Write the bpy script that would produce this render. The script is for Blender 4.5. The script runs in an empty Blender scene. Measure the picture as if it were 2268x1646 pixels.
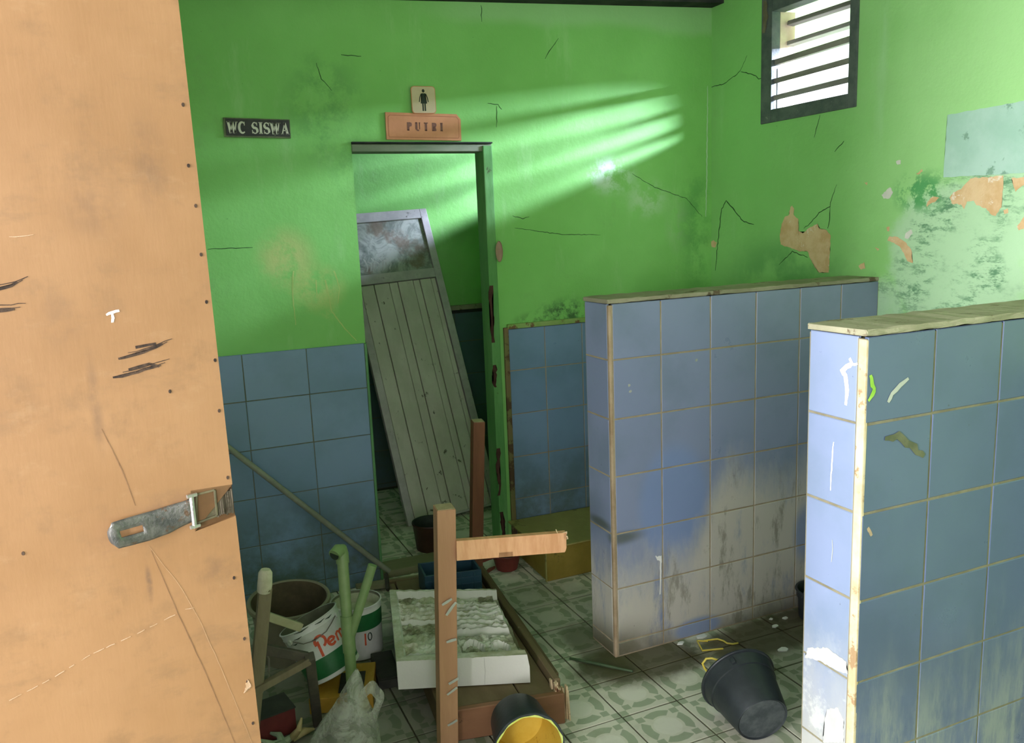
import bpy, bmesh, math, random
from mathutils import Vector, Matrix, noise
rnd = random.Random(7)
SC = bpy.context.scene
COL = SC.collection
V = Vector
PI = math.pi

# ---------------------------------------------------------------- camera, world, lights, exposure
cam = bpy.data.cameras.new('camera')
cam.sensor_fit = 'HORIZONTAL'; cam.sensor_width = 36.0
cam.lens = 1835.5 * 36.0 / 2268.0
cam.clip_start = 0.02
camo = bpy.data.objects.new('camera', cam); COL.objects.link(camo)
camo.matrix_world = Matrix(((0.915208, 0.106189, -0.38874, 0.0), (-0.400963, 0.143486, -0.904788, 0.0),
                            (-0.0403, 0.983939, 0.173897, 1.505), (0, 0, 0, 1)))
SC.camera = camo
SC.view_settings.view_transform = 'Standard'; SC.view_settings.look = 'None'
SC.view_settings.gamma = 1.0; SC.view_settings.use_curve_mapping = False
SC.view_settings.exposure = 0.25
SC.cycles.use_denoising = True
SC.cycles.max_bounces = 10; SC.cycles.diffuse_bounces = 6
SC.cycles.caustics_reflective = False; SC.cycles.caustics_refractive = False

w = bpy.data.worlds.new('overcast_sky'); SC.world = w; w.use_nodes = True
bg = w.node_tree.nodes['Background']
bg.inputs['Color'].default_value = (0.93, 0.97, 1.0, 1); bg.inputs['Strength'].default_value = 2.2

def area(name, loc, direction, sx, sy, power, col, spread=180.0):
    l = bpy.data.lights.new(name, 'AREA'); l.shape = 'RECTANGLE'; l.size = sx; l.size_y = sy
    l.energy = power; l.color = col; l.spread = math.radians(spread)
    o = bpy.data.objects.new(name, l); COL.objects.link(o)
    d = V(direction).normalized()
    z = -d; y = (V((0, 0, 1)) - z * z.z).normalized(); x = y.cross(z)
    m = Matrix((x, y, z)).transposed().to_4x4(); m.translation = V(loc); o.matrix_world = m
    return o
# daylight from the yard through the open entrance (left wall), an added fill lamp behind the viewer, and the bright strip of sky between the eaves outside the louvre
area('daylight_yard', (-3.1, 0.22, 1.80), (1, 0.2, -0.05), 1.5, 1.6, 520.0, (1.0, 0.97, 1.0))
area('daylight_yard', (-2.3, -2.1, 1.65), (1.2, 1.65, -0.25), 1.2, 1.2, 200.0, (1.0, 0.94, 0.99))
area('fill_behind_viewer', (-0.15, -1.34, 1.45), (0.12, 1, -0.05), 1.15, 1.15, 16.0, (1.0, 0.92, 1.0))
area('daylight_eaves', (3.70, 1.45, 2.42), (-1, 0.25, -0.25), 2.3, 0.11, 760.0, (0.66, 0.73, 1.0))
area('daylight_eaves', (3.70, 3.15, 2.38), (-1, 0.25, -0.25), 1.2, 0.11, 430.0, (0.66, 0.73, 1.0))

# ---------------------------------------------------------------- helpers
def lin(r, g, b):
    f = lambda c: (c / 255 / 12.92) if c / 255 <= 0.04045 else ((c / 255 + 0.055) / 1.055) ** 2.4
    return (f(r), f(g), f(b), 1.0)

class Mat:
    """small wrapper to write node materials"""
    def __init__(s, name, rough=0.6, spec=0.4, metal=0.0):
        s.m = bpy.data.materials.new(name); s.m.use_nodes = True
        s.nt = s.m.node_tree; s.b = s.nt.nodes['Principled BSDF']
        s.b.inputs['Roughness'].default_value = rough
        s.b.inputs['Specular IOR Level'].default_value = spec
        s.b.inputs['Metallic'].default_value = metal
        s._pos = s._obj = None
    def n(s, t): return s.nt.nodes.new(t)
    def put(s, sock, v):
        if hasattr(v, 'is_output'): s.nt.links.new(v, sock)
        else: sock.default_value = v
    def pos(s):
        if not s._pos: s._pos = s.n('ShaderNodeNewGeometry').outputs['Position']
        return s._pos
    def obj(s):
        if not s._obj: s._obj = s.n('ShaderNodeTexCoord').outputs['Object']
        return s._obj
    def rand(s): return s.n('ShaderNodeObjectInfo').outputs['Random']
    def math(s, op, a, b=0.0, c=None, clamp=False):
        x = s.n('ShaderNodeMath'); x.operation = op; x.use_clamp = clamp
        s.put(x.inputs[0], a); s.put(x.inputs[1], b)
        if c is not None: s.put(x.inputs[2], c)
        return x.outputs[0]
    def vec(s, op, a, b=(0, 0, 0)):
        x = s.n('ShaderNodeVectorMath'); x.operation = op
        s.put(x.inputs[0], a); s.put(x.inputs[1], b)
        return x.outputs['Value' if op in ('LENGTH', 'DOT_PRODUCT') else 'Vector']
    def sep(s, v):
        x = s.n('ShaderNodeSeparateXYZ'); s.put(x.inputs[0], v); return x.outputs
    def noise(s, v, scale=5.0, detail=5.0, rough=0.6, stretch=None, dist=0.0):
        if stretch: v = s.vec('MULTIPLY', v, stretch)
        x = s.n('ShaderNodeTexNoise'); s.put(x.inputs['Vector'], v)
        x.inputs['Scale'].default_value = scale; x.inputs['Detail'].default_value = detail
        x.inputs['Roughness'].default_value = rough; x.inputs['Distortion'].default_value = dist
        return x.outputs['Fac']
    def smooth(s, v, lo, hi):
        x = s.n('ShaderNodeMapRange'); x.interpolation_type = 'SMOOTHSTEP'
        s.put(x.inputs['Value'], v); x.inputs['From Min'].default_value = min(lo, hi); x.inputs['From Max'].default_value = max(lo, hi)
        x.inputs['To Min'].default_value = 0.0 if lo < hi else 1.0; x.inputs['To Max'].default_value = 1.0 if lo < hi else 0.0
        return x.outputs['Result']
    def mix(s, a, b, f, mode='MIX'):
        x = s.n('ShaderNodeMix'); x.data_type = 'RGBA'; x.blend_type = mode
        s.put(x.inputs[0], f); s.put(x.inputs[6], a); s.put(x.inputs[7], b)
        return x.outputs[2]
    def mul(s, *a):
        r = a[0]
        for q in a[1:]: r = s.math('MULTIPLY', r, q)
        return r
    def ell(s, c, r, soft=0.6):
        """1 inside an ellipsoid patch, fading to 0 at its edge"""
        q = s.vec('DIVIDE', s.vec('SUBTRACT', s.pos(), c), r)
        return s.smooth(s.vec('LENGTH', q), 1.0, 1.0 - soft)
    def bump(s, h, strength=0.3, dist=0.01):
        x = s.n('ShaderNodeBump'); x.inputs['Strength'].default_value = strength; x.inputs['Distance'].default_value = dist
        s.put(x.inputs['Height'], h); s.nt.links.new(x.outputs[0], s.b.inputs['Normal'])
    def color(s, c): s.put(s.b.inputs['Base Color'], c)
    def rough(s, r): s.put(s.b.inputs['Roughness'], r)

def simple(name, c1, c2, scale=8, rough=0.6, spec=0.4, metal=0.0, stretch=None, bump=0.15, bscale=None, spots=None, detail=6):
    k = Mat(name, rough, spec, metal)
    v = k.noise(k.obj(), scale, detail, 0.65, stretch)
    c = k.mix(c1, c2, k.smooth(v, 0.35, 0.65))
    if spots:
        c = k.mix(c, spots[0], k.smooth(k.noise(k.obj(), spots[1], 5, 0.7), spots[2], spots[2] + 0.06))
    k.color(c)
    if bump: k.bump(k.noise(k.obj(), bscale or scale * 6, 4, 0.6, stretch), bump, 0.004)
    return k.m

def add_box(bm, c, s, rot=None, bev=0.0):
    r = bmesh.ops.create_cube(bm, size=1.0)
    vs = r['verts']
    m = Matrix.Translation(V(c)) @ ((rot.to_4x4() if rot else Matrix.Identity(4))) @ Matrix.Diagonal((s[0], s[1], s[2], 1))
    bmesh.ops.transform(bm, matrix=m, verts=vs)
    if bev:
        es = list({e for v in vs for e in v.link_edges})
        bmesh.ops.bevel(bm, geom=es, offset=bev, segments=2, profile=0.6, affect='EDGES')
def add_beam(bm, a, b, w, t, side=(0, 0, 1), bev=0.002):
    """bar from a to b, w wide along the side vector, t thick across it"""
    a = V(a); b = V(b); z = (b - a).normalized(); s = V(side); y = (s - z * s.dot(z)).normalized(); x = y.cross(z)
    m = Matrix((x, y, z)).transposed()
    add_box(bm, (a + b) / 2, (t, w, (b - a).length), m, bev)
def add_hexa(bm, p):
    vs = [bm.verts.new(q) for q in p]
    for f in ((3, 2, 1, 0), (4, 5, 6, 7), (0, 1, 5, 4), (1, 2, 6, 5), (2, 3, 7, 6), (3, 0, 4, 7)): bm.faces.new([vs[i] for i in f])
def add_tube(bm, pts, r, n=12, cap=True, inner=None):
    pts = [V(p) for p in pts]; rs = r if isinstance(r, (list, tuple)) else [r] * len(pts)
    rings = []; up = None
    for i, p in enumerate(pts):
        t = (pts[min(i + 1, len(pts) - 1)] - pts[max(i - 1, 0)]).normalized()
        if up is None:
            up = t.orthogonal().normalized()
        up = (up - t * up.dot(t)).normalized(); s = t.cross(up)
        rings.append([bm.verts.new(p + (up * math.cos(2 * PI * k / n) + s * math.sin(2 * PI * k / n)) * rs[i]) for k in range(n)])
    for a, b in zip(rings, rings[1:]):
        for k in range(n): bm.faces.new((a[k], a[(k + 1) % n], b[(k + 1) % n], b[k]))
    if cap:
        bm.faces.new(rings[0][::-1]); bm.faces.new(rings[-1])
def add_lathe(bm, prof, n=48, m=None, a0=0.0, a1=2 * PI, wob=None):
    """profile of (radius, height) spun about z, moved by m"""
    full = abs(a1 - a0 - 2 * PI) < 1e-6; cnt = n if full else n + 1
    rings = []
    for r, h in prof:
        row = []
        for k in range(cnt):
            a = a0 + (a1 - a0) * k / n; rr = r * (1 + (wob(a, h) if wob else 0))
            p = V((rr * math.cos(a), rr * math.sin(a), h))
            row.append(bm.verts.new(m @ p if m else p))
        rings.append(row)
    for a, b in zip(rings, rings[1:]):
        for k in range(n):
            q = [a[k], a[(k + 1) % cnt], b[(k + 1) % cnt], b[k]]
            try: bm.faces.new(q)
            except ValueError: pass
def add_poly(bm, pts, thick_dir=None):
    """flat polygon, or a prism when thick_dir is given"""
    vs = [bm.verts.new(p) for p in pts]; f = bm.faces.new(vs); fs = [f]
    if thick_dir is not None:
        d = V(thick_dir); v2 = [bm.verts.new(V(p) + d) for p in pts]; fs.append(bm.faces.new(v2[::-1]))
        n = len(vs)
        for i in range(n): bm.faces.new((vs[i], v2[i], v2[(i + 1) % n], vs[(i + 1) % n]))
    bmesh.ops.triangulate(bm, faces=fs)
def add_ribbon(bm, pts, nrm, width, jit=0.0, thick=0.0006):
    """painted or cracked line lying on a surface with normal nrm; width tapers to both ends"""
    P = []
    for a, b in zip(pts, pts[1:]):
        a = V(a); b = V(b); k = max(2, int((b - a).length / 0.012))
        P += [a + (b - a) * i / k for i in range(k)]
    P.append(V(pts[-1])); n = V(nrm).normalized(); N = len(P); L = []
    for i, p in enumerate(P):
        t = (P[min(i + 1, N - 1)] - P[max(i - 1, 0)]).normalized(); s = n.cross(t)
        w_ = (width[0] + (width[1] - width[0]) * i / (N - 1)) if isinstance(width, tuple) else width * (0.35 + 0.65 * math.sin(PI * (i + 0.5) / N) ** 0.5)
        j = s * jit * rnd.uniform(-1, 1); w1 = w_ * rnd.uniform(0.7, 1.2) / 2; w2 = w_ * rnd.uniform(0.7, 1.2) / 2
        L.append([bm.verts.new(p + j + s * w1 + n * thick), bm.verts.new(p + j - s * w2 + n * thick)])
    for a, b in zip(L, L[1:]): bm.faces.new((a[0], a[1], b[1], b[0]))
def jag(pts, amt, step=0.006):
    """outline with a ragged, chipped edge"""
    out = []
    n = len(pts)
    for i in range(n):
        a = V((*pts[i], 0)); b = V((*pts[(i + 1) % n], 0)); k = max(1, int((b - a).length / step)); d = (b - a)
        pr = V((-d.y, d.x, 0)).normalized() if d.length > 0 else V((0, 0, 0))
        for j in range(k):
            q = a + d * j / k + (pr * rnd.uniform(-amt, amt) if j else V((0, 0, 0)))
            out.append((q.x, q.y))
    return out

def link_mesh(name, bm, mat, parent=None, smooth=False):
    bmesh.ops.recalc_face_normals(bm, faces=bm.faces)
    if smooth:
        for f in bm.faces: f.smooth = True
        for e in bm.edges:
            if len(e.link_faces) == 2 and e.calc_face_angle(0) > math.radians(38): e.smooth = False
    me = bpy.data.meshes.new(name); bm.to_mesh(me); bm.free()
    for m_ in (mat if isinstance(mat, (list, tuple)) else [mat]): me.materials.append(m_)
    o = bpy.data.objects.new(name, me); COL.objects.link(o)
    if parent: o.parent = parent
    return o
def tag(o, label, cat=None, group=None, kind=None):
    o['label'] = label
    if cat: o['category'] = cat
    if group: o['group'] = group
    if kind: o['kind'] = kind
    return o
def thing(name, label, cat, loc, group=None, kind=None):
    o = bpy.data.objects.new(name, None); COL.objects.link(o); o.location = loc; o.empty_display_size = 0.05
    return tag(o, label, cat, group, kind)
def base_of(o):
    p = V((0, 0, 0))
    while o is not None: p = p + V(o.location); o = o.parent
    return p
def part(root, name, bm, mat, smooth=False, label=None):
    """bm is authored in world coordinates; stored relative to its thing"""
    bmesh.ops.translate(bm, verts=bm.verts, vec=-base_of(root))
    o = link_mesh(name, bm, mat, root, smooth)
    if label: o['label'] = label
    return o
def B(): return bmesh.new()
def struct(name, bm, mat, label, cat='wall'):
    o = link_mesh(name, bm, mat); return tag(o, label, cat, None, 'structure')

DATA = {
 'peel': [[(2.805,1.539),(2.793,1.527),(2.795,1.499),(2.767,1.482),(2.765,1.434),(2.739,1.422),(2.701,1.445),(2.658,1.46),(2.647,1.441),(2.604,1.433),(2.583,1.413),(2.583,1.371),(2.585,1.325),(2.588,1.263),(2.641,1.261),(2.668,1.284),(2.691,1.315),(2.709,1.347),(2.754,1.346),(2.812,1.362),(2.871,1.374),(2.878,1.411),(2.867,1.464),(2.85,1.492),(2.824,1.5),(2.816,1.532)],[(1.969,1.596),(1.853,1.597),(1.853,1.546),(1.853,1.498),(1.871,1.471),(1.885,1.474),(1.907,1.497),(1.942,1.507),(1.953,1.523),(1.978,1.521),(1.987,1.496),(1.999,1.512),(2.036,1.517),(2.045,1.537),(2.031,1.555),(2.002,1.563),(1.989,1.578)],[(2.292,1.408),(2.253,1.405),(2.219,1.387),(2.192,1.36),(2.183,1.312),(2.207,1.318),(2.22,1.339),(2.239,1.366),(2.27,1.384),(2.3,1.391)],[(2.22,1.418),(2.196,1.432),(2.189,1.418),(2.207,1.398),(2.223,1.401)],[(2.335,1.56),(2.297,1.586),(2.283,1.568),(2.299,1.545),(2.325,1.546)],[(2.186,1.626),(2.162,1.641),(2.158,1.632),(2.177,1.623)],[(2.419,1.611),(2.403,1.611),(2.405,1.599)],[(2.358,1.365),(2.335,1.362),(2.343,1.353)],[(2.434,1.295),(2.406,1.31),(2.4,1.285),(2.419,1.28)],[(2.275,1.677),(2.254,1.679),(2.254,1.665),(2.268,1.664)],[(3.369,1.38),(3.342,1.394),(3.315,1.381),(3.327,1.358),(3.357,1.362)],[(2.132,1.527),(2.114,1.543),(2.086,1.539),(2.097,1.529),(2.12,1.52),(2.135,1.508)],[(1.797,1.436),(1.776,1.466),(1.759,1.43),(1.79,1.424)],[(1.846,1.488),(1.832,1.494),(1.829,1.479),(1.842,1.476)],[(2.307,1.44),(2.292,1.443),(2.293,1.426),(2.302,1.426)],[(1.826,1.587),(1.785,1.588),(1.752,1.575),(1.783,1.563),(1.809,1.544)]],
 'crackr': [[(3.471,2.139),(3.359,2.11),(3.272,2.107),(3.19,2.131),(3.15,2.145),(3.105,2.202)],[(3.15,2.14),(3.084,2.122),(3.046,2.106),(3.027,2.091),(2.983,2.087)],[(3.326,1.246),(3.312,1.367),(3.29,1.494),(3.28,1.539),(3.247,1.578),(3.198,1.541),(3.128,1.482),(3.048,1.463)],[(2.559,1.612),(2.578,1.568),(2.592,1.528),(2.649,1.503),(2.701,1.461),(2.734,1.442)],[(2.592,1.528),(2.59,1.486),(2.599,1.44)],[(2.656,1.889),(2.675,1.839),(2.688,1.806)],[(2.526,1.774),(2.574,1.739)],[(2.708,1.323),(2.8,1.346),(2.881,1.286)]],
 'crackb': [[(1.726,2.289),(1.687,2.245),(1.658,2.203)],[(1.382,2.015),(1.429,2.009),(1.445,1.989)],[(1.423,2.003),(1.419,1.916)],[(1.484,1.492),(1.593,1.474),(1.727,1.453),(1.912,1.445)],[(1.373,2.402),(1.37,2.338)],[(0.775,2.183),(0.855,2.181)],[(0.676,2.149),(0.692,2.091),(0.729,2.05)],[(2.085,1.715),(2.207,1.652),(2.384,1.596),(2.475,1.508)],[(0.214,1.462),(0.378,1.461)],[(1.476,1.545),(1.525,1.53),(1.556,1.538)]],
 'bead': [(2.506,2.114),(2.504,1.888),(2.501,1.678),(2.496,1.507)],
 'splash': [[(0.524,1.362),(0.513,1.274),(0.515,1.148)],[(0.645,1.319),(0.662,1.19),(0.711,1.113),(0.754,1.062)],[(0.609,1.321),(0.607,1.249)],[(0.582,1.43),(0.564,1.288),(0.528,1.201)],[(0.684,1.353),(0.7,1.279),(0.688,1.221)],[(0.492,1.434),(0.501,1.293),(0.51,1.202)]],
 'splashc': [(0.547,1.432),(0.481,1.47),(0.666,1.354),(2.062,1.786),(2.207,1.683),(1.647,1.134),(1.763,1.146),(0.707,2.1)],
 'p1drip': [(1.542,0.327),(1.541,0.295),(1.54,0.24),(1.538,0.196)],
 'p1blob': [(1.52,0.344),(1.531,0.339),(1.545,0.34),(1.546,0.322),(1.541,0.306),(1.538,0.321),(1.529,0.325),(1.526,0.33)],
 'p1spots': [(1.425,0.964),(1.429,0.943),(1.695,1.022)],
 'p1band': [(1.362,0.517),(1.408,0.511),(1.472,0.504)],
 'p2e': [(1.308,1.198),(1.3,1.189),(1.315,1.178),(1.328,1.168),(1.318,1.159),(1.313,1.141),(1.312,1.117),(1.315,1.095)],
 'p2e2': [(1.346,1.006),(1.35,0.955),(1.352,0.893)],
 'p2e3': [(1.315,1.182),(1.299,1.186),(1.284,1.189)],
 'p2e4': [(1.342,0.78),(1.34,0.758),(1.343,0.727)],
 'p2white': [(1.41,0.485),(1.349,0.515),(1.29,0.509),(1.285,0.481),(1.326,0.474),(1.373,0.471),(1.418,0.456)],
 'p2white2': [(1.343,0.363),(1.31,0.385),(1.292,0.364),(1.29,0.309),(1.353,0.271),(1.351,0.33)],
 'p2g': [(1.356,1.167),(1.36,1.153),(1.367,1.137),(1.364,1.123),(1.352,1.112)],
 'p2w': [(1.465,1.149),(1.443,1.135),(1.42,1.119),(1.409,1.102)],
 'p2b': [(1.404,1.026),(1.441,1.023),(1.471,1.004),(1.493,0.988),(1.522,0.965)],
 'p2o': [(1.363,0.83),(1.37,0.821),(1.376,0.81)],
 'door_scuff': [[(-0.253,1.4537),(-0.2344,1.4566),(-0.2209,1.4615)],[(-0.2604,1.4305),(-0.2424,1.43),(-0.2275,1.4308)],[(-0.1227,1.3579),(-0.1021,1.3613),(-0.0855,1.3653),(-0.0685,1.3711)],[(-0.1316,1.3345),(-0.1102,1.337),(-0.0936,1.3414),(-0.0741,1.3444)],[(-0.1123,1.342),(-0.0875,1.3472),(-0.076,1.3422)],[(-0.1012,1.37),(-0.0766,1.372)]],
 'door_chip': [[(-0.1302,1.415),(-0.1233,1.4172),(-0.1148,1.4188)],[(-0.1234,1.4155),(-0.1236,1.4047)]],
 'door_scr': [[(-0.2942,0.9448),(-0.2426,0.9591),(-0.1989,0.9763),(-0.1433,0.9876),(-0.0906,1.0011)],[(-0.0786,1.0042),(-0.0668,1.0035)],[(-0.2225,1.515),(-0.2096,1.515),(-0.1968,1.5166)],[(-0.1138,1.1044),(-0.0809,1.0379),(-0.0626,0.9862),(-0.0403,0.9041),(-0.0084,0.7715)]],
 'door_groove': [[(-0.1518,1.2712),(-0.1345,1.2143),(-0.124,1.1631)],[(-0.1118,1.0976),(-0.0878,1.0003),(-0.0595,0.8967),(-0.0331,0.7841)]],
 'door_stain': [(-0.1822,1.3166),(-0.1192,1.0804),(-0.19,1.2717),(-0.0378,1.0527),(-0.1192,1.0548)],
 'door_nails': [(-0.0121,1.6726),(-0.0133,1.5971),(-0.0096,1.5462),(-0.0092,1.4833),(-0.0087,1.4209),(-0.0055,1.3421),(-0.007,1.2726),(-0.0049,1.1777),(-0.0104,1.032),(-0.005,0.9379),(-0.0068,0.8717),(-0.0053,0.8052),(-0.0663,1.3078),(-0.256,1.13)],
 'hasp_strap_top': [(-0.1631,1.1473),(-0.1561,1.1511),(-0.1324,1.1522),(-0.1032,1.1534),(-0.0832,1.1556),(-0.0649,1.1572),(-0.0576,1.159)],
 'hasp_strap_bot': [(-0.1582,1.1159),(-0.1365,1.1149),(-0.1133,1.1148),(-0.0872,1.118),(-0.0767,1.1217),(-0.061,1.126),(-0.0557,1.1271)],
 'hasp_slot': [(-0.1552,1.1341),(-0.1456,1.1357),(-0.1305,1.1343),(-0.1229,1.1336),(-0.1312,1.1285),(-0.1463,1.1293)],
 'hasp_pin': [(-0.0549,1.1613),(-0.0549,1.1217)],
 'hasp_plate': [(-0.0479,1.1621),(-0.0237,1.1638),(-0.0241,1.1273),(-0.052,1.1222)],
 'hasp_rough': [(-0.0237,1.1638),(-0.0015,1.1616),(0.0023,1.1225),(-0.0247,1.1217)],
 'door_edge': [(-0.0044,1.7989),(0.0012,1.3258),(0.0033,0.7699)],
 'door_white': [(-0.0065,0.8751),(-0.0024,0.8631),(-0.0134,0.8562)],
}

# ---------------------------------------------------------------- materials of the room
GREEN_A, GREEN_B = (0.19, 0.50, 0.115, 1), (0.24, 0.59, 0.155, 1)
def wall_paint(name, side):
    k = Mat(name, 0.55, 0.35)
    p = k.pos()
    c = k.mix(GREEN_A, GREEN_B, k.smooth(k.noise(p, 1.7, 4, 0.6), 0.3, 0.7))
    c = k.mix(c, (0.19, 0.40, 0.12, 1), k.mul(k.smooth(k.noise(p, 3.1, 8, 0.72), 0.56, 0.72), 0.45))
    c = k.mix(c, (0.36, 0.64, 0.28, 1), k.mul(k.smooth(k.noise(p, 9.0, 6, 0.7, (1, 1, 0.22)), 0.55, 0.75), 0.35))
    fine = k.noise(p, 60, 4, 0.75)
    c = k.mix(c, (0.05, 0.09, 0.04, 1), k.mul(k.smooth(fine, 0.70, 0.76), 0.6))
    if side == 'right':
        c = k.mix(c, (0.42, 0.74, 0.32, 1), k.math('ADD', 0.18, k.mul(k.smooth(k.math('ADD', k.sep(p)[1], k.mul(k.noise(p, 2.2, 6), 0.8)), 3.2, 2.2), 0.62)))  # paint lightened, more so towards the viewer, standing in for missing light
        bloom = k.math('MAXIMUM', k.ell((2.53, 2.02, 1.33), (0.3, 0.36, 0.34), 0.45), k.ell((2.53, 1.78, 1.52), (0.3, 0.30, 0.30), 0.5))
        bloom = k.math('MAXIMUM', bloom, k.mul(k.ell((2.53, 2.30, 1.12), (0.3, 0.14, 0.22), 0.6), 0.8))
        nz = k.noise(p, 5.5, 9, 0.72)
        c = k.mix(c, (0.46, 0.69, 0.44, 1), k.mul(k.smooth(k.math('ADD', bloom, k.mul(k.math('SUBTRACT', nz, 0.5), 1.5)), 0.30, 0.85), 0.85))
        mo = k.mul(bloom, k.smooth(k.noise(p, 6, 5, 0.6), 0.42, 0.6), k.smooth(k.noise(p, 24, 9, 0.8, (1, 0.6, 1.6)), 0.47, 0.60))
        c = k.mix(c, (0.09, 0.24, 0.12, 1), k.mul(mo, 0.9))
        rim = k.mul(k.ell((2.53, 2.16, 1.56), (0.3, 0.16, 0.1), 0.7), k.smooth(k.noise(p, 16, 8, 0.75), 0.46, 0.56))
        c = k.mix(c, (0.10, 0.36, 0.12, 1), rim)
        low_dark = k.mul(k.ell((2.53, 2.85, 1.25), (0.3, 0.5, 0.22), 0.8), k.smooth(k.noise(p, 4, 6, 0.6), 0.38, 0.62))  # darker mottled patch low on the wall towards the corner
        c = k.mix(c, (0.07, 0.25, 0.07, 1), k.mul(low_dark, 0.6))
        vert = k.mul(k.ell((2.53, 2.36, 2.1), (0.3, 0.05, 0.5), 0.9), k.smooth(k.noise(p, 6, 5, 0.6, (1, 1, 0.2)), 0.35, 0.6))
        c = k.mix(c, (0.46, 0.72, 0.42, 1), k.mul(vert, 0.5))
    elif side == 'back':
        for (cx, cz, rx, rz, col, st, sc) in ((0.50, 1.41, 0.15, 0.16, (0.48, 0.54, 0.19, 1), 0.85, 4), (0.61, 1.29, 0.15, 0.12, (0.46, 0.55, 0.17, 1), 0.85, 4), (0.64, 1.20, 0.06, 0.10, (0.46, 0.55, 0.17, 1), 0.7, 6),
                                          (1.97, 1.71, 0.17, 0.11, (0.55, 0.76, 0.55, 1), 1.0, 8), (2.16, 1.60, 0.16, 0.12, (0.42, 0.66, 0.36, 1), 0.8, 8),
                                          (2.34, 1.47, 0.10, 0.16, (0.30, 0.50, 0.24, 1), 0.6, 8),
                                          (1.72, 1.10, 0.20, 0.09, (0.06, 0.15, 0.05, 1), 1.0, 14), (1.55, 1.08, 0.12, 0.05, (0.08, 0.16, 0.05, 1), 0.7, 14),
                                          (0.70, 1.98, 0.22, 0.30, (0.11, 0.32, 0.08, 1), 0.8, 5), (0.80, 1.75, 0.14, 0.16, (0.11, 0.32, 0.08, 1), 0.6, 6),
                                          (2.45, 1.45, 0.14, 0.5, (0.09, 0.30, 0.07, 1), 0.7, 4)):
            mk = k.mul(k.ell((cx, 3.36, cz), (rx, 0.5, rz), 0.8), k.smooth(k.noise(p, sc, 9, 0.72), 0.42, 0.58))
            c = k.mix(c, col, k.mul(mk, st))
        band = k.mul(k.smooth(k.math('ADD', k.sep(p)[2], k.mul(k.noise(p, 2, 3), 0.1)), 2.37, 2.43), k.smooth(k.sep(p)[0], 1.0, 1.4), 0.5)
        c = k.mix(c, (0.36, 0.62, 0.30, 1), band)
    k.color(c)
    k.rough(k.math('ADD', k.mul(k.noise(p, 4, 5), 0.25), 0.42))
    k.bump(k.math('ADD', k.noise(p, 7, 8, 0.62), k.mul(k.noise(p, 90, 3), 0.12)), 0.35, 0.012)
    return k.m
M_back, M_right, M_plain = wall_paint('green_paint_back', 'back'), wall_paint('green_paint_right', 'right'), wall_paint('green_paint', 'plain')

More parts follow.
